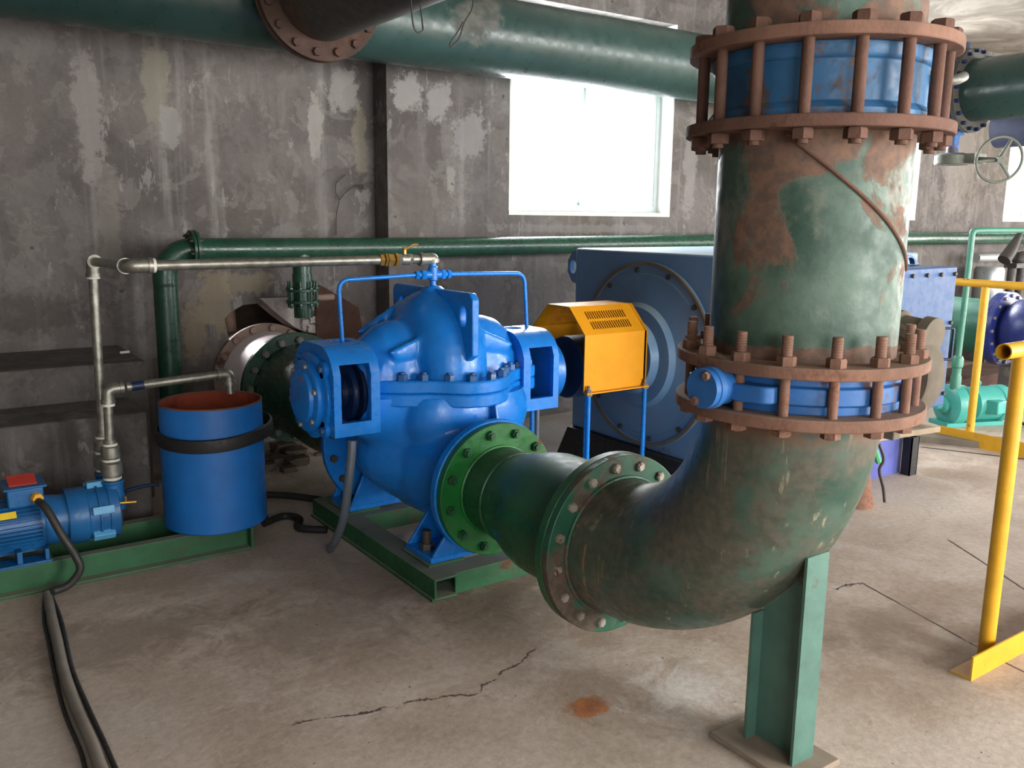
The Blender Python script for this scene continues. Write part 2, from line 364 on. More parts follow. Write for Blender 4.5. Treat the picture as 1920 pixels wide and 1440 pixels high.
def floor_mat():
    t = NT('dusty_concrete_floor')
    big = t.noise(0.55, 7, 0.6, dist=0.3); mid = t.noise(2.6, 8, 0.65, dist=0.5); fine = t.noise(22, 6, 0.7)
    c = t.mix(t.ramp(big, 0.36, 0.64), lin(166, 148, 131), lin(204, 190, 176))
    c = t.mix(t.ramp(mid, 0.44, 0.66, 0, 0.65), c, lin(204, 192, 180))
    c = t.mix(t.ramp(t.noise(1.7, 8, 0.62, dist=0.8), 0.56, 0.68, 0, 0.5), c, lin(144, 128, 112))
    sm = t.noise(1.3, 9, 0.72, dist=1.2); c = t.mix(t.ramp(sm, 0.62, 0.72, 0, 0.6), c, lin(206, 202, 198))
    sp = t.noise(60, 3, 0.6); c = t.mix(t.math('MULTIPLY', t.ramp(sp, 0.66, 0.72), t.ramp(mid, 0.5, 0.6)), c, lin(86, 76, 68))
    gr = t.noise(9, 8, 0.75, dist=0.6); c = t.mix(t.ramp(gr, 0.56, 0.7, 0, 0.38), c, lin(126, 110, 96)); c = t.mix(t.ramp(t.noise(5, 9, 0.75, dist=0.9), 0.6, 0.7, 0, 0.45), c, lin(208, 198, 188))
    X, Y, Z = t.sep(t.pos)
    wob = t.math('MULTIPLY', t.math('SUBTRACT', t.noise(7, 5, 0.7), 0.5), 0.13)
    def seg(ax, ay, bx, by, w, col, brk=None, wv=wob):
        L = math.hypot(bx-ax, by-ay); ux, uy = (bx-ax)/L, (by-ay)/L
        dx = t.math('SUBTRACT', X, ax); dy = t.math('SUBTRACT', Y, ay)
        s = t.math('ADD', t.math('MULTIPLY', dx, ux), t.math('MULTIPLY', dy, uy))
        d = t.math('ABSOLUTE', t.math('ADD', t.math('SUBTRACT', t.math('MULTIPLY', dx, -uy), t.math('MULTIPLY', dy, -ux)), wv))
        m = t.math('MULTIPLY', t.ramp(d, w*0.4, w, 1, 0), t.math('MULTIPLY', t.ramp(s, -0.02, 0.02), t.ramp(s, L-0.02, L+0.02, 1, 0)))
        if brk: m = t.math('MULTIPLY', m, t.ramp(t.noise(9, 3), brk, brk+0.12))
        nonlocal c
        c = t.mix(m, c, col)
    dk = lin(62, 54, 48)
    sw = t.math('MULTIPLY', wob, 0.12)
    SEGS(seg, dk, sw)
    def smear(cx, cy, rx, ry, col, amt):
        nonlocal c
        ax = t.math('MULTIPLY', t.math('SUBTRACT', X, cx), 1/rx); ay = t.math('MULTIPLY', t.math('SUBTRACT', Y, cy), 1/ry)
        d = t.math('ADD', t.math('SQRT', t.math('ADD', t.math('MULTIPLY', ax, ax), t.math('MULTIPLY', ay, ay))), t.math('MULTIPLY', t.math('SUBTRACT', t.noise(6, 9, 0.75, dist=0.8), 0.5), 3.0))
        c = t.mix(t.ramp(d, 0.2, 1.1, amt, 0), c, col)
    smear(1.99, 1.80, 0.26, 0.22, lin(222, 216, 210), 0.75); smear(0.25, 2.6, 0.5, 0.35, lin(196, 186, 176), 0.55); smear(0.5, 3.2, 0.55, 0.3, lin(112, 98, 86), 0.55)
    smear(1.9, 2.75, 0.4, 0.25, lin(108, 92, 80), 0.65); smear(2.95, 1.75, 0.5, 0.16, lin(132, 116, 102), 0.5); smear(2.6, 1.0, 0.6, 0.3, lin(214, 202, 190), 0.5); smear(1.2, 2.9, 0.5, 0.4, lin(122, 106, 92), 0.5)
    g2 = t.noise(38, 6, 0.75); c = t.mix(t.ramp(g2, 0.38, 0.62, 0.22, 0), c, lin(112, 98, 86))
    sp2 = t.noise(24, 5, 0.7, dist=0.5); c = t.mix(t.math('MULTIPLY', t.ramp(sp2, 0.66, 0.70), t.ramp(t.noise(2.2, 3), 0.5, 0.6)), c, lin(74, 64, 56))
    # orange rust stain under the elbow flange
    rx = t.math('MULTIPLY', t.math('SUBTRACT', X, 1.66), 1/0.075); ry = t.math('MULTIPLY', t.math('SUBTRACT', Y, 1.93), 1/0.05)
    rr = t.math('ADD', t.math('SQRT', t.math('ADD', t.math('POWER', rx, 2), t.math('POWER', ry, 2))), t.math('MULTIPLY', t.math('SUBTRACT', t.noise(22, 5, 0.7), 0.5), 2.2))
    c = t.mix(t.ramp(rr, 0.7, 1.25, 0.85, 0), c, t.mix(t.ramp(fine, 0.4, 0.6), lin(176, 104, 46), lin(140, 84, 50)))
    t.bump(t.math('ADD', fine, t.math('MULTIPLY', mid, 2.0)), 0.22, 0.01)
    return t.done(c, t.ramp(fine, 0.3, 0.7, 0.62, 0.85), 0, 0.3)
def SEGS(seg, dk, sw):
    seg(3.24, 2.02, 3.05, 1.35, 0.007, dk, 0.34, sw)
    seg(3.05, 1.35, 2.9, 0.6, 0.006, dk, 0.4, sw)
    seg(4.05, 2.1, 3.72, 1.55, 0.008, dk, None, sw)
    seg(2.9, 2.1, 3.24, 2.02, 0.008, dk, 0.4)
    seg(0.86, 2.34, 1.42, 2.2, 0.008, lin(84, 72, 62), 0.35)
    seg(1.42, 2.2, 1.75, 2.32, 0.006, lin(80, 70, 62), 0.38)
    seg(0.32, 2.62, 1.15, 2.48, 0.007, lin(196, 184, 170), 0.42)
    seg(5.62, 3.172, 5.862, 2.711, 0.02, lin(30, 27, 25), None, 0.0)
    seg(5.862, 2.711, 6.9, 0.7, 0.02, lin(30, 27, 25), None, 0.0)
M['floor'] = floor_mat()
def wall_mat(name, blobs, darker=1.0):
    t = NT(name)
    X, Y, Z = t.sep(t.pos)
    big = t.noise(0.9, 7, 0.62, dist=0.4); mid = t.noise(4, 8, 0.68, dist=0.3); fine = t.noise(34, 5, 0.65)
    sc = lambda r, g, b: lin(r*darker, g*darker, b*darker)
    c = t.mix(t.ramp(big, 0.35, 0.65), sc(112, 105, 102), sc(142, 134, 130))
    pt = t.noise(2.1, 9, 0.6, dist=0.9); c = t.mix(t.ramp(pt, 0.49, 0.54, 0, 0.38), c, sc(158, 151, 147))
    vs = t.noise(1.0, 7, 0.62, vec=t.stretch(9, 9, 0.55)); c = t.mix(t.ramp(vs, 0.52, 0.72, 0, 0.6), c, sc(186, 180, 176))
    vd = t.noise(1.0, 6, 0.6, vec=t.stretch(6, 6, 0.35)); c = t.mix(t.ramp(vd, 0.55, 0.72, 0, 0.45), c, sc(88, 82, 78))
    c = t.mix(t.ramp(t.noise(0.7, 5, 0.55), 0.56, 0.7, 0, 0.35), c, sc(128, 116, 92))
    p2 = t.noise(5.5, 9, 0.66, dist=0.5); c = t.mix(t.ramp(p2, 0.535, 0.56, 0, 0.36), c, sc(172, 165, 160)); c = t.mix(t.ramp(p2, 0.36, 0.40, 0.3, 0), c, sc(96, 90, 87))
    p3 = t.noise(3.1, 9, 0.7, vec=t.stretch(2.2, 2.2, 0.9), dist=0.3); c = t.mix(t.ramp(p3, 0.60, 0.63, 0, 0.5), c, sc(196, 191, 187))
    c = t.mix(t.ramp(fine, 0.35, 0.65, 0.16, 0), c, sc(84, 79, 76))
    wob = t.math('SUBTRACT', t.noise(9, 8, 0.72), 0.5); wob2 = t.math('SUBTRACT', t.noise(26, 6, 0.7), 0.5)
    for (cx, cz, rx, rz, col, amt) in blobs:
        ax = t.math('ABSOLUTE', t.math('MULTIPLY', t.math('SUBTRACT', X, cx), 1/rx)); az = t.math('ABSOLUTE', t.math('MULTIPLY', t.math('SUBTRACT', Z, cz), 1/rz))
        d = t.math('POWER', t.math('ADD', t.math('POWER', ax, 3), t.math('POWER', az, 3)), 1/3)
        d = t.math('ADD', d, t.math('ADD', t.math('MULTIPLY', wob, 2.4), t.math('MULTIPLY', wob2, 1.2)))
        c = t.mix(t.ramp(d, 0.7, 1.05, amt*0.85, 0), c, sc(*col))
    h = t.noise(55, 3); c = t.mix(t.ramp(t.noise(11, 3, 0.5), 0.73, 0.76, 0, 0.7), c, sc(70, 64, 60))
    t.bump(t.math('ADD', t.math('MULTIPLY', fine, 0.6), t.math('MULTIPLY', pt, 2.0)), 0.3, 0.01)
    return t.done(c, 0.85, 0, 0.25)
LB = [(0.98, 2.05, 0.075, 0.36, (176, 168, 164), 0.9), (1.06, 1.45, 0.06, 0.4, (158, 150, 142), 0.7), (1.36, 2.22, 0.085, 0.22, (170, 164, 146), 0.85), (1.42, 1.98, 0.06, 0.14, (186, 182, 176), 0.8),
      (2.31, 2.05, 0.05, 0.24, (190, 186, 178), 0.9), (2.52, 2.3, 0.1, 0.16, (186, 180, 174), 0.85), (2.62, 1.98, 0.05, 0.22, (168, 160, 140), 0.75), (2.33, 1.62, 0.035, 0.3, (152, 146, 142), 0.6),
      (1.62, 0.98, 0.1, 0.2, (164, 150, 126), 0.85), (1.5, 0.78, 0.09, 0.2, (158, 144, 120), 0.8), (1.84, 1.08, 0.16, 0.08, (170, 156, 130), 0.7), (0.35, 2.4, 0.5, 0.14, (156, 150, 146), 0.6),
      (1.86, 1.85, 0.2, 0.3, (104, 97, 94), 0.45), (0.5, 0.95, 0.6, 0.1, (84, 76, 70), 0.5), (2.1, 1.38, 0.1, 0.07, (160, 154, 150), 0.5)]
RB = [(2.88, 2.28, 0.12, 0.13, (196, 192, 188), 0.85), (3.1, 2.25, 0.1, 0.12, (190, 186, 182), 0.8), (3.35, 2.05, 0.14, 0.16, (184, 180, 178), 0.7), (3.2, 1.75, 0.035, 0.1, (190, 186, 176), 0.7), (2.9, 1.7, 0.14, 0.4, (122, 114, 110), 0.5), (3.45, 1.7, 0.14, 0.2, (112, 108, 108), 0.5),
      (4.4, 1.42, 0.9, 0.035, (170, 164, 162), 0.6), (5.5, 1.9, 0.08, 0.4, (182, 178, 172), 0.6), (9.6, 2.2, 0.3, 0.7, (176, 168, 160), 0.5), (3.45, 0.85, 0.2, 0.35, (150, 144, 144), 0.5)]
M['wallL'] = wall_mat('stained_plaster_wall', LB, 0.76)
M['wallR'] = wall_mat('stained_plaster_wall_windows', RB, 0.74)
M['ledge'] = wall_mat('dusty_concrete_ledge', [], 0.72)
M['stub'] = wall_mat('broken_concrete', [], 1.12)
def ceil_mat():
    t = NT('mottled_ceiling'); n = t.noise(1.4, 8, 0.65, dist=0.6); f = t.noise(16, 5)
    c = t.mix(t.ramp(n, 0.38, 0.62), lin(106, 98, 88), lin(146, 138, 128)); c = t.mix(t.ramp(f, 0.6, 0.75, 0, 0.4), c, lin(120, 112, 102)); return t.done(c, 0.9, 0, 0.2)
M['ceil'] = ceil_mat()
def glass_mat():
    m = bpy.data.materials.new('window_glass'); m.use_nodes = True; t = m.node_tree; t.nodes.clear()
    o = t.nodes.new('ShaderNodeOutputMaterial'); mx = t.nodes.new('ShaderNodeMixShader'); tr = t.nodes.new('ShaderNodeBsdfTransparent'); gl = t.nodes.new('ShaderNodeBsdfGlossy')
    gl.inputs['Roughness'].default_value = 0.03; lw = t.nodes.new('ShaderNodeLayerWeight'); lw.inputs[0].default_value = 0.3; fr = t.nodes.new('ShaderNodeMath'); fr.operation = 'MULTIPLY_ADD'; fr.inputs[1].default_value = 0.25; fr.inputs[2].default_value = 0.02
    t.links.new(lw.outputs['Facing'], fr.inputs[0]); t.links.new(fr.outputs[0], mx.inputs[0]); t.links.new(tr.outputs[0], mx.inputs[1]); t.links.new(gl.outputs[0], mx.inputs[2]); t.links.new(mx.outputs[0], o.inputs[0]); return m
M['glass'] = glass_mat()
# ------------------------------------------------------------ the room
X0, X1, Y0, YB, YL, H = -3.0, 14.0, -3.5, 5.30, 5.49, 3.32
struct('floor', MB().box(X0, X1, Y0, 5.8, -0.12, 0), M['floor'])
struct('ceiling', MB().box(X0, X1, Y0, 5.8, H, H+0.15), M['ceil'])
struct('ceiling_beam', MB().box(X0, X1, 1.0, 1.35, H-0.22, H), M['ceil'])
wb = MB(); PX = 2.72
xs = [PX] + [v for w in WIN for v in w] + [X1]
wb.box(PX, X1, YB, YB+0.26, 0, WZ0); wb.box(PX, X1, YB, YB+0.26, WZ1, H)
for a, b in zip(xs[0::2], xs[1::2]): wb.box(a, b, YB, YB+0.26, WZ0, WZ1)
struct('wall_back', wb, M['wallR'])
# left part of the back wall stands 19 cm further back and has the broken-out pipe hole
hole = [(1.69, 0.16), (1.66, 0.45), (1.70, 0.72), (1.68, 0.86), (1.72, 0.90), (1.80, 0.94), (1.97, 0.95), (2.06, 0.93), (2.14, 0.90), (2.19, 0.84), (2.25, 0.74), (2.30, 0.70), (2.33, 0.5), (2.30, 0.2), (2.2, 0.1), (1.8, 0.1)]
wl = MB().box(X0, PX+0.02, YL, YL+0.24, 0, H)
wlm = cut(wl, MB().prism(hole, (0, YL-0.2, 0), (1, 0, 0), (0, 0, 1), -0.8))
struct('wall_back_recess', wlm, M['wallL'])
pit = MB().box(1.2, 2.8, 6.6, 6.65, -0.1, 1.6).box(1.2, 1.25, 5.73, 6.6, -0.1, 1.6).box(2.75, 2.8, 5.73, 6.6, -0.1, 1.6).box(1.2, 2.8, 5.73, 6.65, 1.55, 1.6).box(1.2, 2.8, 5.73, 6.65, -0.15, -0.1)
struct('wall_pit', pit, M['dirt'])
struct('wall_left', MB().box(X0-0.2, X0, Y0, 5.8, 0, H), M['wallL'])
wf = MB(); fx = [X0] + [v for w in FWIN for v in w] + [X1]
wf.box(X0, X1, Y0-0.24, Y0, 0, 0.5); wf.box(X0, X1, Y0-0.24, Y0, 3.0, H)
for a, b in zip(fx[0::2], fx[1::2]): wf.box(a, b, Y0-0.24, Y0, 0.5, 3.0)
struct('wall_front', wf, M['wallR'])
wr = MB().box(X1, X1+0.24, Y0, -0.6, 0, H).box(X1, X1+0.24, 2.6, 5.8, 0, H).box(X1, X1+0.24, -0.6, 2.6, 2.9, H)
struct('wall_right', wr, M['wallR'])
# stepped concrete footing along the recessed wall
st = MB().prism([(0, 0), (0, 0.742), (0.67, 0.742), (0.67, 0)], (1.06, YL, 0), (0, -1, 0), (0, 0, 1), 4.06)
struct('trim_1', st, M['ledge'], 0.012)
struct('trim_2', MB().box(X0, 0.95, 4.38, 4.82, 0, 0.563), M['ledge'], 0.012)
# windows: frame set back in the opening, two sliding sashes
for i, (a, b) in enumerate(WIN):
    w = MB(); y0, y1 = YB+0.14, YB+0.2; zb, zt = WZ0+0.03, WZ1
    def border(mb, p, q, ya, yb, z0, z1, e, er):
        mb.box(p, p+e, ya, yb, z0, z1).box(q-e, q, ya, yb, z0, z1).box(p+e, q-e, ya, yb, z0, z0+er).box(p+e, q-e, ya, yb, z1-er, z1)
        return mb
    o = struct('window_%d' % (i+1), border(w, a, b, y0, y1, zb, zt, 0.05, 0.05), M['frame'])
    m = (a+b)/2
    for p, q, yy in ((a+0.051, m+0.02, y0+0.034), (m-0.02, b-0.051, y0+0.004)):
        so = part('sash', border(MB(), p, q, yy, yy+0.022, zb+0.051, zt-0.051, 0.028, 0.035), M['frame'], o)
        part('pane', MB().box(p+0.029, q-0.029, yy+0.009, yy+0.013, zb+0.087, zt-0.087), M['glass'], so)
    part('sill', MB().box(a, b, YB-0.004, YB+0.25, WZ0, WZ0+0.03), M['winwhite'], o)
    part('reveal', MB().box(b-0.012, b+0.001, YB-0.002, YB+0.14, WZ0+0.03, WZ1).box(a-0.001, a+0.012, YB-0.002, YB+0.14, WZ0+0.03, WZ1), M['winwhite'], o)
# ------------------------------------------------------------ discharge riser column
CX, CY, AZ = 1.96, 1.463, 0.405
UP = (0, 0, 1)
def bolt_mb(R=0.03, h=0.024, sh=0.02, sr=0.017):
    b = MB().hexa((0, 0, 0), UP, R, h)
    if sh: b.lathe((0, 0, 0), UP, [(0, h), (sr, h), (sr, h+sh), (0, h+sh)], 12)
    return b
# elbow
Re = 0.65; ECY = 1.475; ey = ECY+Re; ez = AZ+Re
el = thing('pipe_elbow', 'big worn green pipe elbow turning up into the tall riser', 'pipe', (CX, CY+0.2, AZ-0.24))
path = [Vector((CX, 2.15, AZ))] + arc((CX, ey, ez), (0, -1, 0), (0, 0, -1), Re, pi/2, 0.067, 30)
part('bend', MB().tube(path, 0.232, 64), M['elbow'], el)
part('flange', MB().ring((CX, 2.136, AZ), (0, 1, 0), 0.20, 0.312, 0.03, 72), M['elflange'], el, 'round bolted flange at the low end', 0.003)
inst('bolt', MB().hexa((0, 0, 0), UP, 0.0175, 0.013).lathe((0, 0, 0), UP, [(0, 0.013), (0.012, 0.013), (0.011, 0.016), (0, 0.016)], 16), M['steel'], el, [((CX+0.275*math.cos(math.radians(6.4+22.5*k)), 2.136, AZ+0.275*math.sin(math.radians(6.4+22.5*k))), (0, -1, 0), 0.3*k) for k in range(16)])
part('collar', MB().ring((CX, CY, 1.011), UP, 0.22, 0.318, 0.03, 72), M['rust'], el, 'rusted flange under the butterfly valve', 0.003)
part('weld_bead', MB().tube(circ((CX, 2.133, AZ), (0, 1, 0), 0.236, 60), 0.007, 8, closed=True), M['elflange'], el)
# support beam
sb = thing('support_beam', 'green steel I-beam post on a plate propping up the big elbow', 'support', (1.955, 1.44, 0))
def outer_z(y):
    return ez - math.sqrt(max(0.0, (Re+0.232)**2-(ey-y)**2)) - 0.002
f1, f2, xa, xb = 1.353, 1.525, 1.911, 2.003
xm = (xa+xb)/2
part('flange', MB().box(xa, xb, f1, f1+0.009, 0.018, outer_z(f1)), M['support'], sb)
part('flange', MB().box(xa, xb, f2-0.009, f2, 0.018, outer_z(f2)), M['support'], sb)
web = [(f1+0.009, 0.018)] + [(f2-0.009, 0.018)] + [(f2-0.009-(f2-f1-0.018)*k/8, outer_z(f2-0.009-(f2-f1-0.018)*k/8)) for k in range(9)]
part('web', MB().prism(web, (xm-0.004, 0, 0), (0, 1, 0), (0, 0, 1), 0.008), M['support'], sb)
part('base_plate', MB().box(1.85, 2.055, 1.30, 1.60, 0.0, 0.018), M['plate'], sb, 'dust covered base plate', 0.004)
# butterfly valve between the two lower flanges
bv = thing('butterfly_valve', 'blue butterfly valve clamped between rusty flanges above the elbow', 'valve', (CX, CY, 1.04))
body = MB().lathe((CX, CY, 1.041), UP, [(0.22, 0), (0.262, 0), (0.262, 0.022), (0.274, 0.026), (0.274, 0.066), (0.262, 0.07), (0.262, 0.092), (0.22, 0.092)], 72, closed=True)
part('body', body, M['valveb'], bv, None, 0.002)
SZ = 1.09
bo = MB().lathe((1.70, CY, SZ+0.006), (-1, 0, 0), [(0, 0), (0.04, 0), (0.04, 0.02), (0.046, 0.03), (0.046, 0.07), (0.052, 0.073), (0.052, 0.09), (0.049, 0.092), (0.049, 0.108), (0, 0.108)], 40)
part('stem_boss', bo, M['valveb'], bv)
inst('bolt', MB().hexa((0, 0, 0), UP, 0.011, 0.01), M['rust'], bv, [(p, (-1, 0, 0)) for p in circ((1.592, CY, SZ+0.006), (-1, 0, 0), 0.037, 2, 0.35)])
for sgn in (-1, 1):
    lg_ = [(1.655, 0.02), (1.655, 0.07)] + [(1.705+0.037*math.cos(t), 0.098+0.037*math.sin(t)) for t in [pi-pi*k/10 for k in range(11)]] + [(1.80, 0.155), (1.80, 0.12), (1.74, 0.06), (1.72, 0.02)]
    part('lug', MB().prism([(u, CY+sgn*v) for u, v in lg_], (0, 0, SZ-0.022), (1, 0, 0), (0, 1, 0), 0.042), M['valveb'], bv, None, 0.004)
# worm gear operator on the far end of the stem
gx = 2.345
part('stem_neck', MB().cyl((2.2, CY, SZ), (gx, CY, SZ), 0.05), M['gear'], bv)
g = MB().lathe((gx, CY, SZ-0.02), (1, 0, 0), [(0, 0), (0.09, 0), (0.096, 0.006), (0.118, 0.006), (0.122, -0.005), (0.145, -0.005), (0.152, 0.004), (0.152, 0.07), (0.135, 0.09), (0, 0.09)], 56)
part('gearbox', g, M['gear'], bv, 'dusty grey worm gearbox beside the valve')
part('worm_housing', MB().lathe((gx+0.045, CY+0.2, SZ+0.125), (0, -1, -0.1), [(0, 0), (0.046, 0), (0.048, 0.01), (0.048, 0.2), (0.056, 0.205), (0.056, 0.225), (0.044, 0.23), (0.044, 0.29), (0.054, 0.295), (0.054, 0.325), (0, 0.325)], 32), M['gear'], bv)
part('gearbox_lug', MB().box(gx-0.005, gx+0.03, CY-0.06, CY-0.015, SZ-0.215, SZ-0.14), M['gear'], bv, None, 0.004)
# long studs of the lower joint
def stud_mb(L, r, nt=None):
    s = MB().cyl((0, 0, 0), (0, 0, L), r, n=16)
    zt = nt
    while nt and zt < L-0.006:
        s.lathe((0, 0, zt), UP, [(r, 0), (r+0.0012, 0.002), (r, 0.004)], 16); zt += 0.0065
    return s
ang0 = math.atan2(-CY, -CX)
N = 16
def around(r, z, ph=0.75): return [Vector((CX+r*math.cos(ang0+2*pi*(k+ph)/N), CY+r*math.sin(ang0+2*pi*(k+ph)/N), z)) for k in range(N)]
inst('stud', stud_mb(0.245, 0.0125, 0.19), M['rust'], bv, [(p, UP, 0.2*k) for k, p in enumerate(around(0.286, 0.99))])
inst('nut', MB().hexa((0, 0, 0), UP, 0.0235, 0.022), M['rust'], bv, [(p, UP, 0.37*k) for k, p in enumerate(around(0.286, 1.1635))])
inst('lower_nut', MB().hexa((0, 0, 0), UP, 0.0235, 0.018), M['rust'], bv, [(p, UP, 0.31*k) for k, p in enumerate(around(0.286, 0.993))])
# riser pipe
rz = thing('riser_pipe', 'thick upright green pipe with large rust patches, between two rusty joints', 'pipe', (CX, CY, 1.134))
part('pipe', MB().hollow([(CX, CY, 1.134), (CX, CY, 1.4), (CX, CY, 1.734)], 0.237, 0.012, 80), M['column'], rz)
part('flange', MB().ring((CX, CY, 1.1345), UP, 0.228, 0.318, 0.029, 72), M['rust'], rz, 'rusted lower flange', 0.003)
part('flange', MB().ring((CX, CY, 1.705), UP, 0.228, 0.323, 0.028, 72), M['rustd'], rz, 'rusted upper flange', 0.003)
hx = []
for k in range(41):
    t = k/40; a = ang0 - 0.28 + 1.75*t; zz = 1.697 - 0.315*t
    hx.append((CX+0.239*math.cos(a), CY+0.239*math.sin(a), zz))
part('weld_seam', MB().tube(hx, 0.0048, 8), M['rustd'], rz, 'raised spiral weld bead')
# check valve body / joint above
jv = thing('expansion_joint', 'wide blue ring joint at the top of the riser with long rusty studs', 'joint', (CX, CY, 1.733))
part('body', MB().lathe((CX, CY, 1.7335), UP, [(0.22, 0), (0.268, 0), (0.268, 0.018), (0.258, 0.03), (0.252, 0.034), (0.252, 0.125), (0.258, 0.128), (0.262, 0.136), (0.262, 0.162), (0.22, 0.162)], 72, closed=True), M['valveb2'], jv, None, 0.002)
hk = bent([(2.09, 1.285, 1.838), (2.115, 1.245, 1.832), (2.15, 1.215, 1.836), (2.20, 1.225, 1.85)], 0.03)
part('lifting_hook', MB().tube(hk, 0.0125, 12), M['galvd'], jv)
inst('stud', stud_mb(0.27, 0.0138), M['rustd'], jv, [(p, UP) for p in around(0.289, 1.67)])
inst('bolt_head', MB().hexa((0, 0, 0), UP, 0.026, 0.024), M['rustd'], jv, [(p, UP, 0.4*k) for k, p in enumerate(around(0.289, 1.9245))])
inst('nut', MB().hexa((0, 0, 0), UP, 0.026, 0.024), M['rustd'], jv, [(p, UP, 0.33*k) for k, p in enumerate(around(0.289, 1.680))])
# upper pipe: up, over and into the header
HY, HZ = 4.93, 2.62
up = thing('overhead_branch', 'grey brown branch pipe running overhead from the riser to the long header', 'pipe', (CX, CY, 1.896))
Rb = 0.5
pth = [(CX, CY, 1.896), (CX, CY, 2.0)] + arc((CX, CY+Rb, HZ-Rb), (0, -1, 0), (0, 0, 1), Rb, 0, pi/2, 20)
part('riser_elbow', MB().tube(pth, 0.237, 64), M['column'], up, 'green elbow at the top of the riser')
part('pipe', MB().tube([(CX, CY+Rb+0.001, HZ), (CX, 3.2, HZ), (CX, 4.535, HZ)], 0.237, 64), M['branch'], up)
part('flange', MB().ring((CX, CY, 1.896), UP, 0.228, 0.323, 0.028, 72), M['rust'], up, 'rusted flange above the blue joint', 0.003)
part('flange', MB().ring((CX, 4.53, HZ), (0, 1, 0), 0.228, 0.335, 0.035, 72), M['flangedk'], up, 'bolted flange at the header', 0.003)
inst('bolt', bolt_mb(0.023, 0.02, 0.0), M['flangedk'], up, [(p, (0, -1, 0), 0.3*k) for k, p in enumerate(circ((CX, 4.53, HZ), (0, 1, 0), 0.295, 16, 0.3))])
hd = thing('header_pipe', 'long dark green overhead pipe crossing the whole back wall', 'pipe', (3, HY, HZ-0.24))
part('pipe', MB().tube([(-2.98, HY, HZ), (2, HY, HZ), (6.4, HY, HZ)], 0.237, 64), M['header'], hd)
part('end_flange', MB().lathe((6.38, HY, HZ), (1, 0, 0), [(0, 0), (0.32, 0), (0.32, 0.05), (0, 0.05)], 56), M['rustd'], hd, 'rusty blank end flange')
part('stub', MB().cyl((CX, HY, HZ), (CX, 4.60, HZ), 0.237, n=64), M['header'], hd)
part('flange', MB().ring((CX, 4.566, HZ), (0, 1, 0), 0.228, 0.335, 0.034, 72), M['rustd'], hd, 'rusty flange facing the branch pipe', 0.003)
for pts, lab in (([(1.95, 3.48, 2.39), (1.955, 3.47, 2.30), (1.95, 3.46, 2.27), (1.925, 3.46, 2.26), (1.905, 3.46, 2.29), (1.90, 3.47, 2.40)], 'thin wire loop hanging under the overhead branch, beside its flange'),
                 ([(2.155, 3.38, 2.49), (2.15, 3.38, 2.38), (2.115, 3.38, 2.32), (2.10, 3.38, 2.29), (2.08, 3.38, 2.24), (2.045, 3.38, 2.205), (2.04, 3.38, 2.22), (2.075, 3.375, 2.27), (2.10, 3.375, 2.31)], 'twisted wire end dangling below the overhead branch, nearer the riser')):
    solo('hanging_wire', MB().tube(spline(pts, 6), 0.0035, 6), M['dkiron'], lab, 'wire', 'wires hanging from the overhead branch')
# ------------------------------------------------------------ pump skid
PC, PY, PZ = 1.96, 3.40, 0.77
sk = thing('pump_skid', 'green steel channel frame on the floor under the big blue pump', 'frame', (1.96, 3.4, 0))
def channel(p0, p1, h, w, side, t=0.009):
    # C-section from p0 to p1 (bottom outer edge line), web on the line, flanges to 'side' (unit vector)
    p0 = Vector(p0); p1 = Vector(p1); d = (p1-p0); L = d.length
    poly = [(0, 0), (w, 0), (w, t), (t, t), (t, h-t), (w, h-t), (w, h), (0, h)]
    ay = Vector((0, 0, 1)); ax = Vector(side)
    m = MB(); dd = ax.cross(ay)
    if dd.dot(d) > 0: m.prism(poly, p0, ax, ay, L)
    else: m.prism(poly, p1, ax, ay, L)
    return m
part('side_channel', channel((1.646, 2.854, 0), (1.646, 4.08, 0), 0.09, 0.105, (1, 0, 0)), M['skid'], sk, None, 0.002)
part('side_channel', channel((2.30, 2.854, 0), (2.30, 4.08, 0), 0.09, 0.105, (-1, 0, 0)), M['skid'], sk, None, 0.002)
part('cross_channel', channel((1.752, 2.872, 0), (2.195, 2.872, 0), 0.089, 0.12, (0, 1, 0)), M['skid'], sk, None, 0.002)
part('cross_channel', channel((1.752, 3.70, 0), (2.195, 3.70, 0), 0.089, 0.12, (0, 1, 0)), M['skid'], sk, None, 0.002)
part('cross_channel', channel((1.752, 4.07, 0), (2.195, 4.07, 0), 0.089, 0.1, (0, -1, 0)), M['skid'], sk, None, 0.002)
part('edge_strip', MB().box(1.634, 1.645, 2.852, 4.08, 0.0, 0.012), M['skid'], sk)
for y0, y1 in ((2.975, 3.215), (3.755, 3.995)):
    part('shim', MB().box(1.69, 1.86, y0, y1, 0.09, 0.098), M['skid'], sk); part('shim', MB().box(2.06, 2.24, y0, y1, 0.09, 0.098), M['skid'], sk)
# ------------------------------------------------------------ the blue split case pump
pp = thing('centrifugal_pump', 'large glossy bright blue split case water pump on a green frame', 'pump', (PC, PY, 0.098))
# upper half
cv = MB()
XC = 1.975
cv.lathe((XC-0.42, PY, PZ+0.005), (1, 0, 0), [(0, 0), (0.19, 0), (0.2, 0.03), (0.225, 0.07), (0.265, 0.12), (0.285, 0.19), (0.285, 0.30), (0.285, 0.54), (0.285, 0.65), (0.265, 0.72), (0.225, 0.77), (0.2, 0.81), (0.19, 0.84), (0, 0.84)], 64, sx=0.6)
vol = []; rad = []
for k in range(33):
    a = math.radians(-30+240*k/32); R0 = 0.205+0.03*math.sin(a) if math.sin(a) > 0 else 0.205
    vol.append((PC, PY-math.cos(a)*(R0-0.055), PZ+math.sin(a)*R0*1.04)); rad.append(0.152+0.02*max(0, math.sin(a)))
cv.tube(vol, rad, 28)
cv.lathe((PC, PY, PZ+0.3), UP, [(0, 0), (0.10, 0), (0.05, 0.115), (0.035, 0.13), (0, 0.13)], 24)
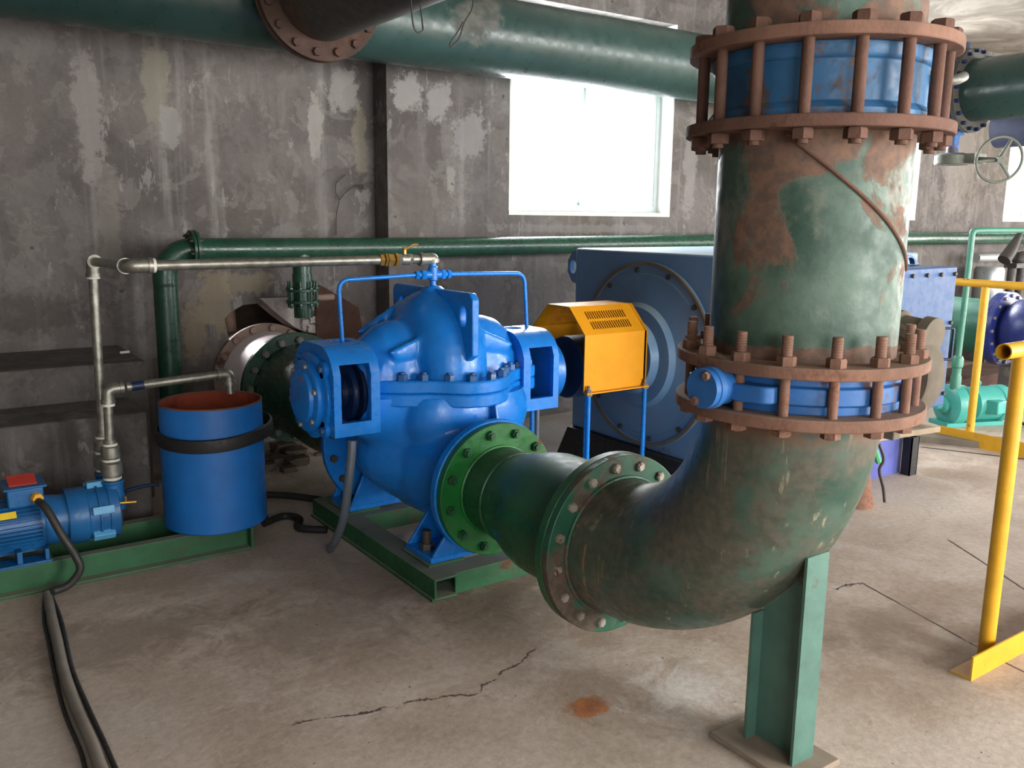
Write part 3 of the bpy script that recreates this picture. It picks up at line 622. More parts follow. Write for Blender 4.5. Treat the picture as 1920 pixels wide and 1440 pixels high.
cv.box(1.64, 2.31, 3.262, 3.538, PZ-0.05, 0.90)
def rib(x0, z0, x1, z1, y, drop, w=0.022):
    cv.prism([(x0, z0), (x1, z1), (x1, z1-drop), (x0+(x1-x0)*0.15, z0-0.035)], (0, y+w/2, 0), (1, 0, 0), (0, 0, 1), w)
rib(1.66, 0.945, 1.89, 1.035, 3.25, 0.10); rib(2.29, 0.94, 2.07, 1.035, 3.25, 0.10)
rib(1.66, 1.0, 1.88, 1.13, 3.55, 0.16); rib(2.30, 1.0, 2.08, 1.13, 3.55, 0.16)
cvm = fuse(cv, 0.0105, 5)
half = MB().box(1.2, 2.8, 2.5, 4.3, 0.0, PZ+0.01)
cvm = shade(evaluate(cvm, [('BOOLEAN', dict(cutter=half.mesh('k')))]), 50)
part('upper_casing', cvm, M['blue'], pp)
# lifting plate with two holes
pl_ = [(3.05, 0.93), (3.05, 1.165), (3.075, 1.19), (3.725, 1.19), (3.75, 1.165), (3.75, 0.98), (3.60, 0.85), (3.2, 0.85)]
pm = MB().prism(pl_, (PC-0.017, 0, 0), (0, 1, 0), (0, 0, 1), 0.034)
kc = MB()
for yy in (3.125, 3.675):
    ho = [(yy+0.024*math.cos(2*pi*k/20), 1.09+0.045*math.sin(2*pi*k/20)) for k in range(20)]
    kc.prism(ho, (PC-0.1, 0, 0), (0, 1, 0), (0, 0, 1), 0.2)
part('lifting_plate', cut(pm, kc), M['blue'], pp, 'upright plate with two oval lifting holes', 0.006)
# split flange
front = [(1.575, 3.40), (1.585, 3.31), (1.64, 3.25), (1.73, 3.185), (1.80, 3.155), (1.86, 3.10), (1.92, 3.045), (2.0, 3.025), (2.08, 3.04), (2.15, 3.085), (2.21, 3.15), (2.27, 3.20), (2.34, 3.235), (2.41, 3.25), (2.43, 3.27), (2.435, 3.40)]
back = [(x, 2*PY-y) for x, y in reversed(front[1:-1])]
ol = front + back
part('upper_flange', MB().prism(ol, (0, 0, PZ+0.0015), (1, 0, 0), (0, 1, 0), 0.055), M['blue'], pp, None, 0.008)
part('lower_flange', MB().prism(ol, (0, 0, PZ-0.055), (1, 0, 0), (0, 1, 0), 0.055), M['blue'], pp, None, 0.008)
bp = [(1.635, 3.285), (1.71, 3.225), (1.79, 3.185), (1.875, 3.12), (1.955, 3.065), (2.045, 3.06), (2.125, 3.10), (2.185, 3.16), (2.25, 3.215), (2.325, 3.255), (2.395, 3.28)]
inst('bolt', MB().hexa((0, 0, 0), UP, 0.0235, 0.026).lathe((0, 0, 0), UP, [(0, 0.026), (0.013, 0.026), (0.013, 0.034), (0, 0.034)], 12), M['blued'], pp,
     [((x, y, PZ+0.0565), UP, 0.4*i) for i, (x, y) in enumerate(bp)] + [((x, 2*PY-y, PZ+0.0565), UP, 0.4*i) for i, (x, y) in enumerate(bp)])
# lower half with nozzles
lo = MB().sphere((XC, PY+0.01, PZ-0.02), 0.385, 0.25, 0.5, 40, 24).sphere((XC, PY+0.05, 0.45), 0.36, 0.30, 0.22, 32, 16).sphere((2.03, 3.235, 0.66), 0.31, 0.175, 0.23, 32, 16)
lo.lathe((XC-0.42, PY, PZ-0.02), (1, 0, 0), [(0, 0), (0.17, 0), (0.2, 0.05), (0.25, 0.14), (0.27, 0.3), (0.27, 0.54), (0.25, 0.70), (0.2, 0.79), (0.17, 0.84), (0, 0.84)], 48, sx=0.72)
lo.lathe((PC, PY, AZ+0.03), (0, -1, -0.06), [(0, 0), (0.26, 0), (0.245, 0.18), (0.2, 0.33), (0.19, 0.40), (0.19, 0.455), (0, 0.455)], 40)
lo.lathe((PC, PY, AZ+0.05), (0, 1, -0.08), [(0, 0), (0.27, 0), (0.26, 0.2), (0.225, 0.36), (0.22, 0.47), (0, 0.47)], 40)
lom = fuse(lo, 0.0115, 5)
half2 = MB().box(1.2, 2.8, 2.3, 4.4, PZ-0.02, 1.6)
lom = shade(evaluate(lom, [('BOOLEAN', dict(cutter=half2.mesh('k')))]), 50)
part('lower_casing', lom, M['blue'], pp)
part('casing_rib', MB().prism([(3.03, 0.72), (3.15, 0.72), (3.15, 0.50), (3.0, 0.585)], (2.045, 0, 0), (0, 1, 0), (0, 0, 1), 0.014), M['blue'], pp, None, 0.003)
part('discharge_flange', MB().ring((PC, 2.905, AZ), (0, 1, 0), 0.15, 0.283, 0.038, 72), M['blue'], pp, None, 0.004)
part('suction_flange', MB().ring((PC, 3.865, AZ), (0, 1, 0), 0.2, 0.335, 0.038, 72), M['blue'], pp, None, 0.004)
inst('suction_bolt', MB().hexa((0, 0, 0), UP, 0.02, 0.018), M['boltd'], pp, [(p, (0, -1, 0)) for p in circ((PC, 3.864, AZ), (0, 1, 0), 0.295, 16, 0.5)])
# feet
for (ya, yb, zt, half_t, nm) in ((2.985, 3.205, 0.33, 0.075, 'foot'), (3.765, 3.985, 0.27, 0.16, 'foot')):
    ft = MB().box(PC-0.255, PC+0.255, ya, yb, 0.098, 0.122)
    webp = [(PC-0.25, 0.12), (PC-half_t-0.02, zt), (PC+half_t+0.02, zt), (PC+0.25, 0.12)]
    for yy in (ya+0.016, yb-0.004): ft.prism(webp, (0, yy, 0), (1, 0, 0), (0, 0, 1), 0.016)
    fo = part(nm, ft, M['blue'], pp, None, 0.004)
    ym = (ya+yb)/2
    for sx in (-1, 1):
        b = MB().hexa((PC+sx*0.212, ym, 0.122), UP, 0.03, 0.028).cyl((PC+sx*0.212, ym, 0.15), (PC+sx*0.212, ym, 0.205), 0.0185, n=16)
        part('anchor_bolt', b, M['boltd'], fo, 'dark foundation bolt')
# bearing brackets, left (-1) and right (+1)
def bracket(sx):
    X = lambda d: XC-0.02+sx*d       # d = distance outwards from the pump middle
    prof = lambda o: [(3.20+o, 0.625+o), (3.20+o, 0.88)] + [(3.335+(-0.135+o)*math.cos(a), 0.85+(0.135-o)*math.sin(a)) for a in [math.radians(10+80*k/8) for k in range(9)]] + \
                     [(3.465+(0.135-o)*math.sin(a), 0.85+(0.135-o)*math.cos(a)) for a in [math.radians(80*k/8) for k in range(9)]] + [(3.60-o, 0.88), (3.60-o, 0.625+o)]
    xa, xb = sorted((X(0.36), X(0.562)))
    sh = MB().prism(prof(0), (xa, 0, 0), (0, 1, 0), (0, 0, 1), xb-xa)
    ia, ib = sorted((X(0.37), X(0.542)))
    inn = MB().prism(prof(0.028), (ia, 0, 0), (0, 1, 0), (0, 0, 1), ib-ia)
    wa, wb_ = sorted((X(0.40), X(0.53)))
    win = MB().box(wa, wb_, 3.1, 3.3, 0.68, 0.915); win2 = MB().box(wa, wb_, 3.5, 3.7, 0.68, 0.915)
    oil = MB().lathe((X(0.44), 3.40, 0.9), UP, [(0, 0), (0.04, 0), (0.04, 0.2), (0, 0.2)], 20)
    br = part('bearing_bracket', cut(sh, inn, win, win2, oil), M['blue'], pp, None, 0.004)
    lobe = MB().lathe((X(0.562), PY, PZ), (sx, 0, 0), [(0, 0), (0.175, 0), (0.178, 0.004), (0.178, 0.015), (0.172, 0.018), (0, 0.018)], 56)
    for a in (45, 135, 225, 315):
        c = Vector((X(0.562), PY+0.172*math.cos(math.radians(a)), PZ+0.172*math.sin(math.radians(a)))); lobe.lathe(c, (sx, 0, 0), [(0, 0), (0.034, 0), (0.034, 0.018), (0, 0.018)], 20)
    part('bearing_flange', lobe, M['blue'], pp)
    inst('flange_bolt', MB().hexa((0, 0, 0), UP, 0.016, 0.014), M['blued'], pp, [((X(0.58), PY+0.178*math.cos(math.radians(a)), PZ+0.178*math.sin(math.radians(a))), (sx, 0, 0)) for a in (45, 135, 225, 315)])
    part('shaft', MB().cyl((X(0.28), PY, PZ), (X(0.56), PY, PZ), 0.042, n=24), M['dkiron'], pp)
    part('gland', MB().lathe((X(0.415), PY, PZ), (sx, 0, 0), [(0.04, 0), (0.125, 0), (0.13, 0.006), (0.13, 0.02), (0.125, 0.026), (0.07, 0.026), (0.07, 0.05), (0.04, 0.05)], 40), M['dkblue'] if sx < 0 else M['rustd'], pp)
    part('stuffing_box', MB().lathe((X(0.34), PY, PZ), (sx, 0, 0), [(0.05, 0), (0.118, 0), (0.118, 0.04), (0.14, 0.045), (0.14, 0.062), (0.05, 0.065)], 40), M['dkblue'], pp)
    return X
X = bracket(-1)
hs = MB().lathe((X(0.58), PY, PZ), (-1, 0, 0), [(0, 0), (0.147, 0), (0.149, 0.005), (0.147, 0.006), (0.144, 0.008), (0.144, 0.010), (0.148, 0.012), (0.148, 0.026), (0.145, 0.028), (0.125, 0.029), (0.112, 0.031), (0.108, 0.046), (0.095, 0.049), (0, 0.049)], 64)
part('bearing_cap', hs, M['blue'], pp, 'round end cap of the bearing')
inst('cap_bolt', MB().hexa((0, 0, 0), UP, 0.0115, 0.01), M['steel'], pp, [(p, (-1, 0, 0)) for p in circ((X(0.6085), PY, PZ), (-1, 0, 0), 0.13, 6, 0.25)])
part('cap_mark', MB().cyl((X(0.628), PY-0.035, PZ+0.075), (X(0.6305), PY-0.035, PZ+0.075), 0.009, n=16), M['red'], pp, 'red paint dot')
X = bracket(1)
hs = MB().lathe((X(0.58), PY, PZ), (1, 0, 0), [(0, 0), (0.147, 0), (0.149, 0.005), (0.149, 0.05), (0.15, 0.052), (0.15, 0.065), (0.14, 0.075), (0.05, 0.08), (0.05, 0.10), (0, 0.10)], 64)
part('bearing_housing', hs, M['blue'], pp)
# seal water tube with its tee
TZ = 1.248
tee = MB().lathe((PC, PY, 1.185), UP, [(0, 0), (0.022, 0), (0.022, 0.012), (0.014, 0.016), (0.014, 0.035), (0.021, 0.04), (0.021, 0.095), (0.016, 0.10), (0.016, 0.115), (0, 0.115)], 20)
tee.cyl((PC-0.04, PY, TZ), (PC+0.04, PY, TZ), 0.017, n=16)
for s in (-1, 1): tee.hexa((PC+s*0.04, PY, TZ), (s, 0, 0), 0.022, 0.02); tee.cyl((PC+s*0.06, PY, TZ), (PC+s*0.075, PY, TZ), 0.013, n=12); tee.hexa((PC+s*0.072, PY, TZ), (s, 0, 0), 0.019, 0.016)
part('tee', tee, M['blue'], pp)
part('seal_tube', MB().tube(bent([(PC-0.08, PY, TZ), (1.512, PY, TZ-0.012), (1.525, PY, 0.965)], 0.05), 0.0092, 12), M['blue'], pp, 'left arm of the thin blue tube')
part('seal_tube', MB().tube(bent([(PC+0.08, PY, TZ), (2.455, PY, TZ-0.008), (2.475, PY, 0.965)], 0.05), 0.0092, 12), M['blue'], pp, 'right arm of the thin blue tube')
part('drain_tube', MB().tube([(2.44, 3.26, 0.64), (2.44, 3.26, 0.4), (2.44, 3.26, 0.10)], 0.011, 10), M['hose'], pp, 'small clear drain tube at the right bearing')
# grey drain hose from the left bracket to the floor
hz = spline([(1.452, 3.17, 0.615), (1.445, 3.165, 0.55), (1.43, 3.17, 0.42), (1.43, 3.22, 0.28), (1.455, 3.36, 0.14), (1.50, 3.53, 0.035), (1.52, 3.58, 0.022)], 8)
solo('drain_hose', MB().tube(hz, 0.018, 16), M['hose'], 'grey plastic hose running from the pump bearing down to the floor', 'hose')
# ------------------------------------------------------------ spool between pump and elbow
sp = thing('reducer_spool', 'short glossy green flanged pipe joining the blue pump to the big elbow', 'pipe', (PC, 2.55, AZ-0.24))
prof = [(0.178, 0.0), (0.178, 0.13), (0.184, 0.15), (0.2, 0.22), (0.225, 0.30), (0.235, 0.36), (0.236, 0.42), (0.236, 0.69), (0.22, 0.69), (0.2, 0.3), (0.165, 0.1), (0.165, 0)]
part('cone', MB().lathe((PC, 2.868, AZ), (0, -1, 0), prof, 72, closed=True), M['spool'], sp)
part('flange', MB().ring((PC, 2.871, AZ), (0, 1, 0), 0.17, 0.276, 0.033, 72), M['flgreen'], sp, 'bright green flange against the pump', 0.003)
part('flange', MB().ring((PC, 2.1675, AZ), (0, 1, 0), 0.22, 0.312, 0.036, 72), M['spool'], sp, 'wide flange against the elbow', 0.003)
part('weld_bead', MB().tube(circ((PC, 2.869, AZ), (0, 1, 0), 0.181, 56), 0.007, 8, closed=True), M['flgreen'], sp)
part('weld_bead', MB().tube(circ((PC, 2.735, AZ), (0, 1, 0), 0.181, 56), 0.006, 8, closed=True), M['spool'], sp)
inst('bolt', bolt_mb(0.0205, 0.018, 0.01, 0.012), M['boltg'], sp, [(p, (0, -1, 0), 0.5*k) for k, p in enumerate(circ((PC, 2.871, AZ), (0, 1, 0), 0.238, 12, 0.62))])
# ------------------------------------------------------------ suction side
AS = 0.47
su = thing('suction_pipe', 'dark green pipe with round bolted flange behind the blue pump', 'pipe', (PC, 4.4, 0.2))
part('flange', MB().ring((PC, 3.905, AZ), (0, 1, 0), 0.2, 0.30, 0.034, 64), M['green'], su, None, 0.003)
spts = [(PC, 3.93, AZ), (PC, 4.1, AZ), (PC, 4.45, AS-0.03), (PC, 4.7, AS), (PC, 5.08, AS)]
part('pipe', MB().tube(spts, [0.21, 0.215, 0.25, 0.265, 0.265], 56), M['green'], su)
part('flange', MB().ring((PC, 5.05, AS), (0, 1, 0), 0.22, 0.335, 0.035, 72), M['green'], su, None, 0.003)
inst('bolt', bolt_mb(0.026, 0.022, 0.01), M['galvd'], su, [(p, (0, -1, 0), 0.3*k) for k, p in enumerate(circ((PC, 5.05, AS), (0, 1, 0), 0.29, 16, 0.2))])
be = thing('white_bellows', 'white pipe joint poking through the broken wall hole', 'joint', (PC, 5.3, 0.2))
part('sleeve', MB().lathe((PC-0.025, 5.088, AS), (0, 1, 0), [(0.2, 0), (0.31, 0), (0.31, 0.03), (0.292, 0.05), (0.296, 0.2), (0.298, 0.37), (0.2, 0.37)], 64, closed=True), M['white'], be)
part('flange', MB().ring((PC-0.03, 5.46, AS+0.005), (0, 1, 0), 0.2, 0.345, 0.03, 64), M['pinkish'], be, 'dusty flange at the wall hole', 0.003)
inst('bolt', bolt_mb(0.024, 0.02, 0.0), M['pinkish'], be, [(p, (0, -1, 0), 0.3*k) for k, p in enumerate(circ((PC-0.03, 5.46, AS+0.005), (0, 1, 0), 0.318, 16, 0.3))])
part('inner_pipe', MB().tube([(PC, 5.502, AS), (PC, 6.0, AS), (PC, 6.55, AS)], 0.24, 40), M['pinkish'], be)
solo('pit_post', MB().cyl((1.86, 5.95, 0.72), (1.84, 5.98, 1.5), 0.04, n=24), M['pinkish'], 'rusty upright pipe standing in the dark wall hole', 'pipe')
# broken concrete stub at the right of the hole
def chunk(c, sx, sy, sz, seed, sub=3, rough=0.25):
    bm = bmesh.new(); bmesh.ops.create_cube(bm, size=1.0); bmesh.ops.subdivide_edges(bm, edges=bm.edges, cuts=sub*2, use_grid_fill=True)
    m = MB(); idx = {}
    for v in bm.verts:
        p = v.co.copy(); n = mnoise.noise_vector(p*3.1+Vector((seed, seed*1.7, 0)))
        idx[v] = len(m.v); q = p + n*rough*0.4; m.v.append((c[0]+q.x*sx, c[1]+q.y*sy, c[2]+q.z*sz))
    m.f = [[idx[v] for v in f.verts] for f in bm.faces]; bm.free(); return m
ck = MB().prism([(1.88, 0.985), (1.95, 0.915), (2.03, 0.845), (2.10, 0.79), (2.17, 0.755), (2.24, 0.74), (2.29, 0.745), (2.31, 0.80), (2.30, 0.985)], (0, 5.62, 0), (1, 0, 0), (0, 0, 1), 0.22)
for k in range(9):
    q = chunk((2.23+random.uniform(-0.05, 0.05), 5.40+random.uniform(-0.02, 0.02), 0.78+k*0.022+random.uniform(-0.01, 0.01)), 0.08, 0.05, 0.05, 11+k, 1, 0.6); ck.add(q.v, q.f)
struct('trim_3', ck, M['stub'])
# ------------------------------------------------------------ wall pipes
WPY, WPZ, WPR = 5.12, 1.30, 0.062
wp = thing('wall_pipe', 'dark green pipe along the back wall turning down to the floor at its left end', 'pipe', (1.25, WPY, 0))
part('pipe', MB().tube([(1.43, WPY, WPZ), (3, WPY, WPZ-0.002), (8, WPY, WPZ+0.03), (13.9, WPY, WPZ+0.03)], 0.064, 32), M['green'], wp)
part('elbow', MB().tube([(1.40, WPY, WPZ)]+arc((1.40, WPY, WPZ-0.15), (0, 0, 1), (-1, 0, 0), 0.15, 0, pi/2, 14)+[(1.25, WPY, WPZ-0.2)], 0.064, 32), M['green'], wp)
part('down_pipe', MB().tube([(1.25, WPY, WPZ-0.18), (1.25, WPY, 0.6), (1.25, WPY, 0.0)], 0.064, 32), M['green'], wp)
part('flange', MB().ring((1.412, WPY, WPZ), (1, 0, 0), 0.05, 0.108, 0.016, 48), M['green'], wp, None, 0.002)
part('flange', MB().ring((1.392, WPY, WPZ), (1, 0, 0), 0.05, 0.108, 0.016, 48), M['green'], wp, None, 0.002)
inst('bolt', MB().cyl((0, 0, -0.035), (0, 0, 0.035), 0.008, n=10).hexa((0, 0, -0.026), UP, 0.013, 0.01).hexa((0, 0, 0.012), UP, 0.013, 0.01), M['boltd'], wp, [(p, (1, 0, 0)) for p in circ((1.41, WPY, WPZ), (1, 0, 0), 0.09, 8, 0.25)])
part('drop_pipe', MB().tube([(2.045, WPY, WPZ-0.03), (2.045, WPY, 1.0), (2.045, WPY, 0.885)], 0.055, 28), M['green'], wp)
for z in (1.045, 0.975): part('drop_flange', MB().ring((2.045, WPY, z), UP, 0.045, 0.10, 0.016, 40), M['green'], wp, None, 0.002)
part('sleeve', MB().ring((2.045, WPY, 1.10), UP, 0.05, 0.059, 0.05, 32), M['green'], wp)
inst('drop_stud', MB().cyl((0, 0, 0), (0, 0, 0.16), 0.009, n=10).hexa((0, 0, 0.115), UP, 0.014, 0.012).hexa((0, 0, 0.02), UP, 0.014, 0.012), M['green'], wp, [(p, UP) for p in circ((2.045, WPY, 0.945), UP, 0.083, 8, 0.3)])
part('branch_stub', MB().cyl((2.10, WPY, 1.0), (2.25, WPY+0.02, 1.0), 0.02, n=16), M['pinkish'], wp, 'small rusty side pipe')
rp = MB().prism([(2.22, 0.66), (2.22, 1.02), (2.25, 1.06), (2.29, 1.04), (2.52, 0.90), (2.56, 0.66)], (0, 5.36, 0), (1, 0, 0), (0, 0, 1), 0.012)
solo('rusty_plate', rp, M['rustpl'], 'red brown rusty steel plate leaning by the wall behind the pump', 'plate')
solo('wall_wire', MB().tube(spline([(2.425, 5.47, 1.37), (2.432, 5.47, 1.5), (2.448, 5.46, 1.596), (2.428, 5.465, 1.64), (2.434, 5.47, 1.70), (2.445, 5.46, 1.715), (2.50, 5.46, 1.76)], 6), 0.003, 6).tube(spline([(2.448, 5.46, 1.596), (2.50, 5.455, 1.65), (2.56, 5.45, 1.685), (2.60, 5.45, 1.69), (2.64, 5.455, 1.665)], 6), 0.003, 6).tube(circ((2.60, 5.45, 1.685), (0, 1, 0), 0.015, 14), 0.002, 6, closed=True), M['dkiron'], 'bent dark wire sprouting up the wall above the green pipe', 'wire')
# ------------------------------------------------------------ electric motor
MX0, MX1, MY0, MY1 = 3.25, 4.75, 2.8, 4.0
mo = thing('electric_motor', 'huge square blue electric motor behind the green riser', 'motor', (4.0, 3.4, 0.0))
part('housing', MB().box(MX0, MX1, MY0, MY1, 0.28, 1.33), M['motor'], mo, None, 0.012)
part('pedestal', MB().prism([(2.72, 0.0), (2.80, 0.28), (4.0, 0.28), (4.15, 0.0)], (3.22, 0, 0), (0, 1, 0), (0, 0, 1), 1.1), M['blackm'], mo, 'black motor base')
sh = MB().lathe((MX0, 3.40, 0.79), (-1, 0, 0), [(0, 0), (0.49, 0), (0.49, 0.012), (0.478, 0.016), (0.468, 0.008), (0.43, 0.008), (0.425, 0.014), (0.40, 0.014), (0.28, 0.05), (0.26, 0.08), (0.20, 0.09), (0.18, 0.13), (0.07, 0.14), (0, 0.14)], 80)
part('end_shield', sh, M['motor'], mo, 'large round bearing shield')
part('shield_rim', MB().ring((MX0-0.012, 3.40, 0.79), (-1, 0, 0), 0.474, 0.489, 0.012, 80), M['gear'], mo, 'dusty raised rim')
inst('bolt', MB().hexa((0, 0, 0), UP, 0.014, 0.012), M['boltd'], mo, [(p, (-1, 0, 0)) for p in circ((MX0-0.008, 3.40, 0.79), (-1, 0, 0), 0.449, 12, 0.3)])
def lug(x, y, z, sy):
    p = [(0, -0.10), (0, 0.10), (0.055, 0.085), (0.095, 0.035), (0.095, -0.03), (0.055, -0.085)]
    return cut(MB().prism([(u*sy, v) for u, v in p], (x, y, z), (0, 1, 0), (0, 0, 1), 0.03), MB().prism([(sy*0.045+0.03*math.cos(2*pi*k/16), 0.04*math.sin(2*pi*k/16)) for k in range(16)], (x-0.1, y, z), (0, 1, 0), (0, 0, 1), 0.3))
part('lifting_lug', lug(MX0+0.02, MY1, 1.22, 1), M['motor'], mo)
part('lifting_lug', cut(MB().prism([(4.40, 1.275), (4.44, 1.32), (4.50, 1.325), (4.56, 1.29), (4.575, 1.275)], (0, 2.72, 0), (1, 0, 0), (0, 0, 1), 0.03), MB().prism([(4.49+0.045*math.cos(pi*k/10), 1.274+0.038*math.sin(pi*k/10)) for k in range(11)], (0, 2.8, 0), (1, 0, 0), (0, 0, 1), 0.3)), M['motorl'], mo)
tb = part('terminal_box', MB().box(3.80, 4.585, 2.48, MY0, 0.53, 1.272), M['motorl'], mo, 'pale blue box on the side of the motor', 0.008)
inst2 = [((4.575-0.02-0.13*k, 2.478, 1.235), (0, -1, 0)) for k in range(5)] + [((4.56, 2.478, 0.98), (0, -1, 0)), ((4.56, 2.478, 0.60), (0, -1, 0)), ((4.35, 2.478, 0.57), (0, -1, 0)), ((4.10, 2.478, 0.57), (0, -1, 0))]
inst('box_bolt', MB().hexa((0, 0, 0), UP, 0.011, 0.012), M['boltd'], mo, inst2)
part('handle', MB().tube(bent([(4.48, 2.48, 0.955), (4.545, 2.445, 0.955), (4.545, 2.445, 0.79), (4.48, 2.48, 0.79)], 0.015), 0.007, 10), M['dkblue'], mo, 'dark bent handle on the box')
part('shaft', MB().cyl((3.04, 3.40, PZ), (3.14, 3.40, PZ), 0.055, n=24), M['dkiron'], mo)
part('coupling', MB().lathe((2.705, 3.40, PZ), (1, 0, 0), [(0, 0), (0.15, 0), (0.155, 0.006), (0.155, 0.16), (0.15, 0.166), (0.15, 0.172), (0.155, 0.178), (0.155, 0.33), (0.15, 0.336), (0, 0.336)], 48), M['dkblue'], mo, 'dark blue coupling drum under the guard')
# ------------------------------------------------------------ yellow coupling guard
gd = thing('coupling_guard', 'bright yellow folded sheet guard with slots over the shaft coupling', 'guard', (2.78, 3.40, 0.0))
GB = 0.68
gp = [(3.19, GB), (3.19, 0.955), (3.315, 1.08), (3.485, 1.08), (3.61, 0.955), (3.61, GB)]
def inset(t): return [(3.19+t, GB), (3.19+t, 0.955-t*0.4), (3.315+t*0.4, 1.08-t), (3.485-t*0.4, 1.08-t), (3.61-t, 0.955-t*0.4), (3.61-t, GB)]
loop = gp + list(reversed(inset(0.006)))
gmb = MB().prism(loop, (2.662, 0, 0), (0, 1, 0), (0, 0, 1), 0.395)
slots = MB()
for side in (1, -1):
    nrm = Vector((0, -side*0.7071, 0.7071)); dn = Vector((0, -side*0.7071, -0.7071)); c0 = Vector((2.862, 3.40-side*0.1475, 1.0175))
    for row in (-0.03, 0.032):
        for k in range(17):
            c = c0 + Vector((1, 0, 0))*(-0.125+0.0148*k) + dn*row
            Mx = Matrix((Vector((1, 0, 0)), dn, nrm)).transposed().to_4x4(); Mx.translation = c
            slots.box(-0.0042, 0.0042, -0.024, 0.024, -0.03, 0.03, Mx)
part('cover', cut(gmb, slots), M['yellow'], gd)
part('end_frame', MB().prism(loop, (3.045, 0, 0), (0, 1, 0), (0, 0, 1), 0.018).prism(gp + list(reversed(inset(0.03))), (3.06, 0, 0), (0, 1, 0), (0, 0, 1), 0.005), M['yellow'], gd)
for yy in (3.175, 3.625):
    part('lower_lip', MB().box(2.662, 3.062, min(yy-0.012, 3.4+(yy-3.4)*0.95), max(yy+0.012, 3.4+(yy-3.4)*0.95), GB-0.006, GB), M['yellow'], gd)
    for xx in (2.68, 3.045):
        lg = part('leg', MB().cyl((xx, yy, 0.0), (xx, yy, GB-0.015), 0.0115, n=16), M['blue'], gd, 'thin blue leg')
        part('nut', MB().hexa((xx, yy, GB), UP, 0.016, 0.013).cyl((xx, yy, GB+0.013), (xx, yy, GB+0.033), 0.008, n=12).hexa((xx, yy, GB-0.015), UP, 0.018, 0.009), M['pinkish'], lg, 'rusty nut')
# ------------------------------------------------------------ left skid, drum, vacuum pump
s2 = thing('vacuum_pump_skid', 'long low green channel frame under the blue drum and small pump', 'frame', (0.4, 4.0, 0))
ax0, ax1 = -0.55, 1.235
part('front_channel', channel((ax0, 3.848, 0), (ax1, 3.848, 0), 0.102, 0.05, (0, 1, 0)).box(ax0, ax1, 3.80, 3.85, 0, 0.01), M['skid'], s2, None, 0.002)
part('rear_channel', channel((ax0, 4.15, 0), (ax1, 4.15, 0), 0.102, 0.06, (0, 1, 0)), M['skid'], s2, None, 0.002)
part('end_plate', MB().box(ax1, ax1+0.012, 3.80, 4.21, 0, 0.102), M['skid'], s2)
part('motor_plate', MB().box(-0.20, 0.44, 3.86, 4.19, 0.102, 0.11), M['skid'], s2)
DX, DY, DR = 1.143, 4.0, 0.225
dr = thing('steel_drum', 'open topped blue steel drum, rusty red inside, on the left green frame', 'drum', (DX, DY, 0.1035))
DT = 0.668
part('shell', MB().lathe((DX, DY, 0.1035), UP, [(0, 0), (0.222, 0), (0.228, 0.006), (0.226, 0.3), (0.224, DT-0.1035), (0.219, DT-0.1035)], 72), M['drum'], dr)
part('lining', MB().lathe((DX, DY, 0.14), UP, [(0.2185, DT-0.14), (0.217, 0.5), (0.214, 0.02), (0, 0.01)], 64), M['rustred'], dr, 'rusty red inside')
part('rim', MB().ring((DX, DY, DT-0.004), UP, 0.2175, 0.2255, 0.007, 72), M['rustd'], dr)
bl = MB(); n = 64; pr_ = [(0.0, -0.031), (0.01, -0.027), (0.014, 0.0), (0.01, 0.027), (0.0, 0.031), (-0.004, 0)]
vs = []; 
for k in range(n):
    a = 2*pi*k/n; out = 0.232 + 0.034*max(0.0, math.cos(a-0.25))**2
    zc = 0.53 + 0.022*math.sin(a+0.6)
    for (dr_, dz) in pr_: vs.append((DX+(out+dr_)*math.cos(a), DY+(out+dr_)*math.sin(a), zc+dz))
fs = [(k*6+j, k*6+(j+1) % 6, ((k+1) % n)*6+(j+1) % 6, ((k+1) % n)*6+j) for k in range(n) for j in range(6)]
bl.add(vs, fs)
solo('rubber_belt', bl, M['black'], 'flat black rubber belt looped loosely round the blue drum', 'belt')
# vacuum pump
vz, vy = 0.245, 3.965
vp = thing('vacuum_pump', 'small dark blue water ring pump with finned motor on the left frame', 'pump', (0.35, vy, 0.11))
fin = MB().cyl((-0.16, vy, vz), (0.43, vy, vz), 0.098, n=48)
for k in range(40):
    a = 2*pi*k/40
    if abs(math.sin(a)-1) < 0.12: continue
    R = frame((1, 0, 0)).to_4x4()
    d = Vector((0, math.cos(a), math.sin(a))); t_ = Vector((0, -math.sin(a), math.cos(a)))
    Mx = Matrix((Vector((1, 0, 0)), d, t_)).transposed().to_4x4(); Mx.translation = Vector((0, vy, vz))
    fin.box(-0.15, 0.415, 0.09, 0.117, -0.0025, 0.0025, Mx)
part('motor_body', fin, M['vac'], vp)
part('motor_end', MB().lathe((0.41, vy, vz), (1, 0, 0), [(0, 0), (0.11, 0), (0.112, 0.012), (0.106, 0.02), (0.098, 0.08), (0.1, 0.10), (0, 0.10)], 48), M['vac'], vp)
part('pump_body', MB().lathe((0.51, vy, vz), (1, 0, 0), [(0, 0), (0.115, 0), (0.118, 0.004), (0.118, 0.075), (0.112, 0.08), (0.112, 0.115), (0.12, 0.117), (0.12, 0.125), (0.112, 0.127), (0.112, 0.155), (0.118, 0.157), (0.118, 0.195), (0.105, 0.20), (0, 0.20)], 56), M['vac'], vp)
for a in (-100, -28, 28, 100, 160, 220):
    aa = math.radians(a+190); d = Vector((0, math.cos(aa), math.sin(aa))); t_ = Vector((0, -math.sin(aa), math.cos(aa)))
    Mx = Matrix((Vector((1, 0, 0)), d, t_)).transposed().to_4x4(); Mx.translation = Vector((0, vy, vz))
    part('clamp', MB().box(0.597, 0.682, 0.108, 0.135, -0.017, 0.017, Mx), M['vacl'], vp, 'pale blue clamp', 0.003)
part('terminal_box', MB().box(0.30, 0.43, vy-0.075, vy+0.07, vz+0.09, vz+0.165), M['vac'], vp, None, 0.006)
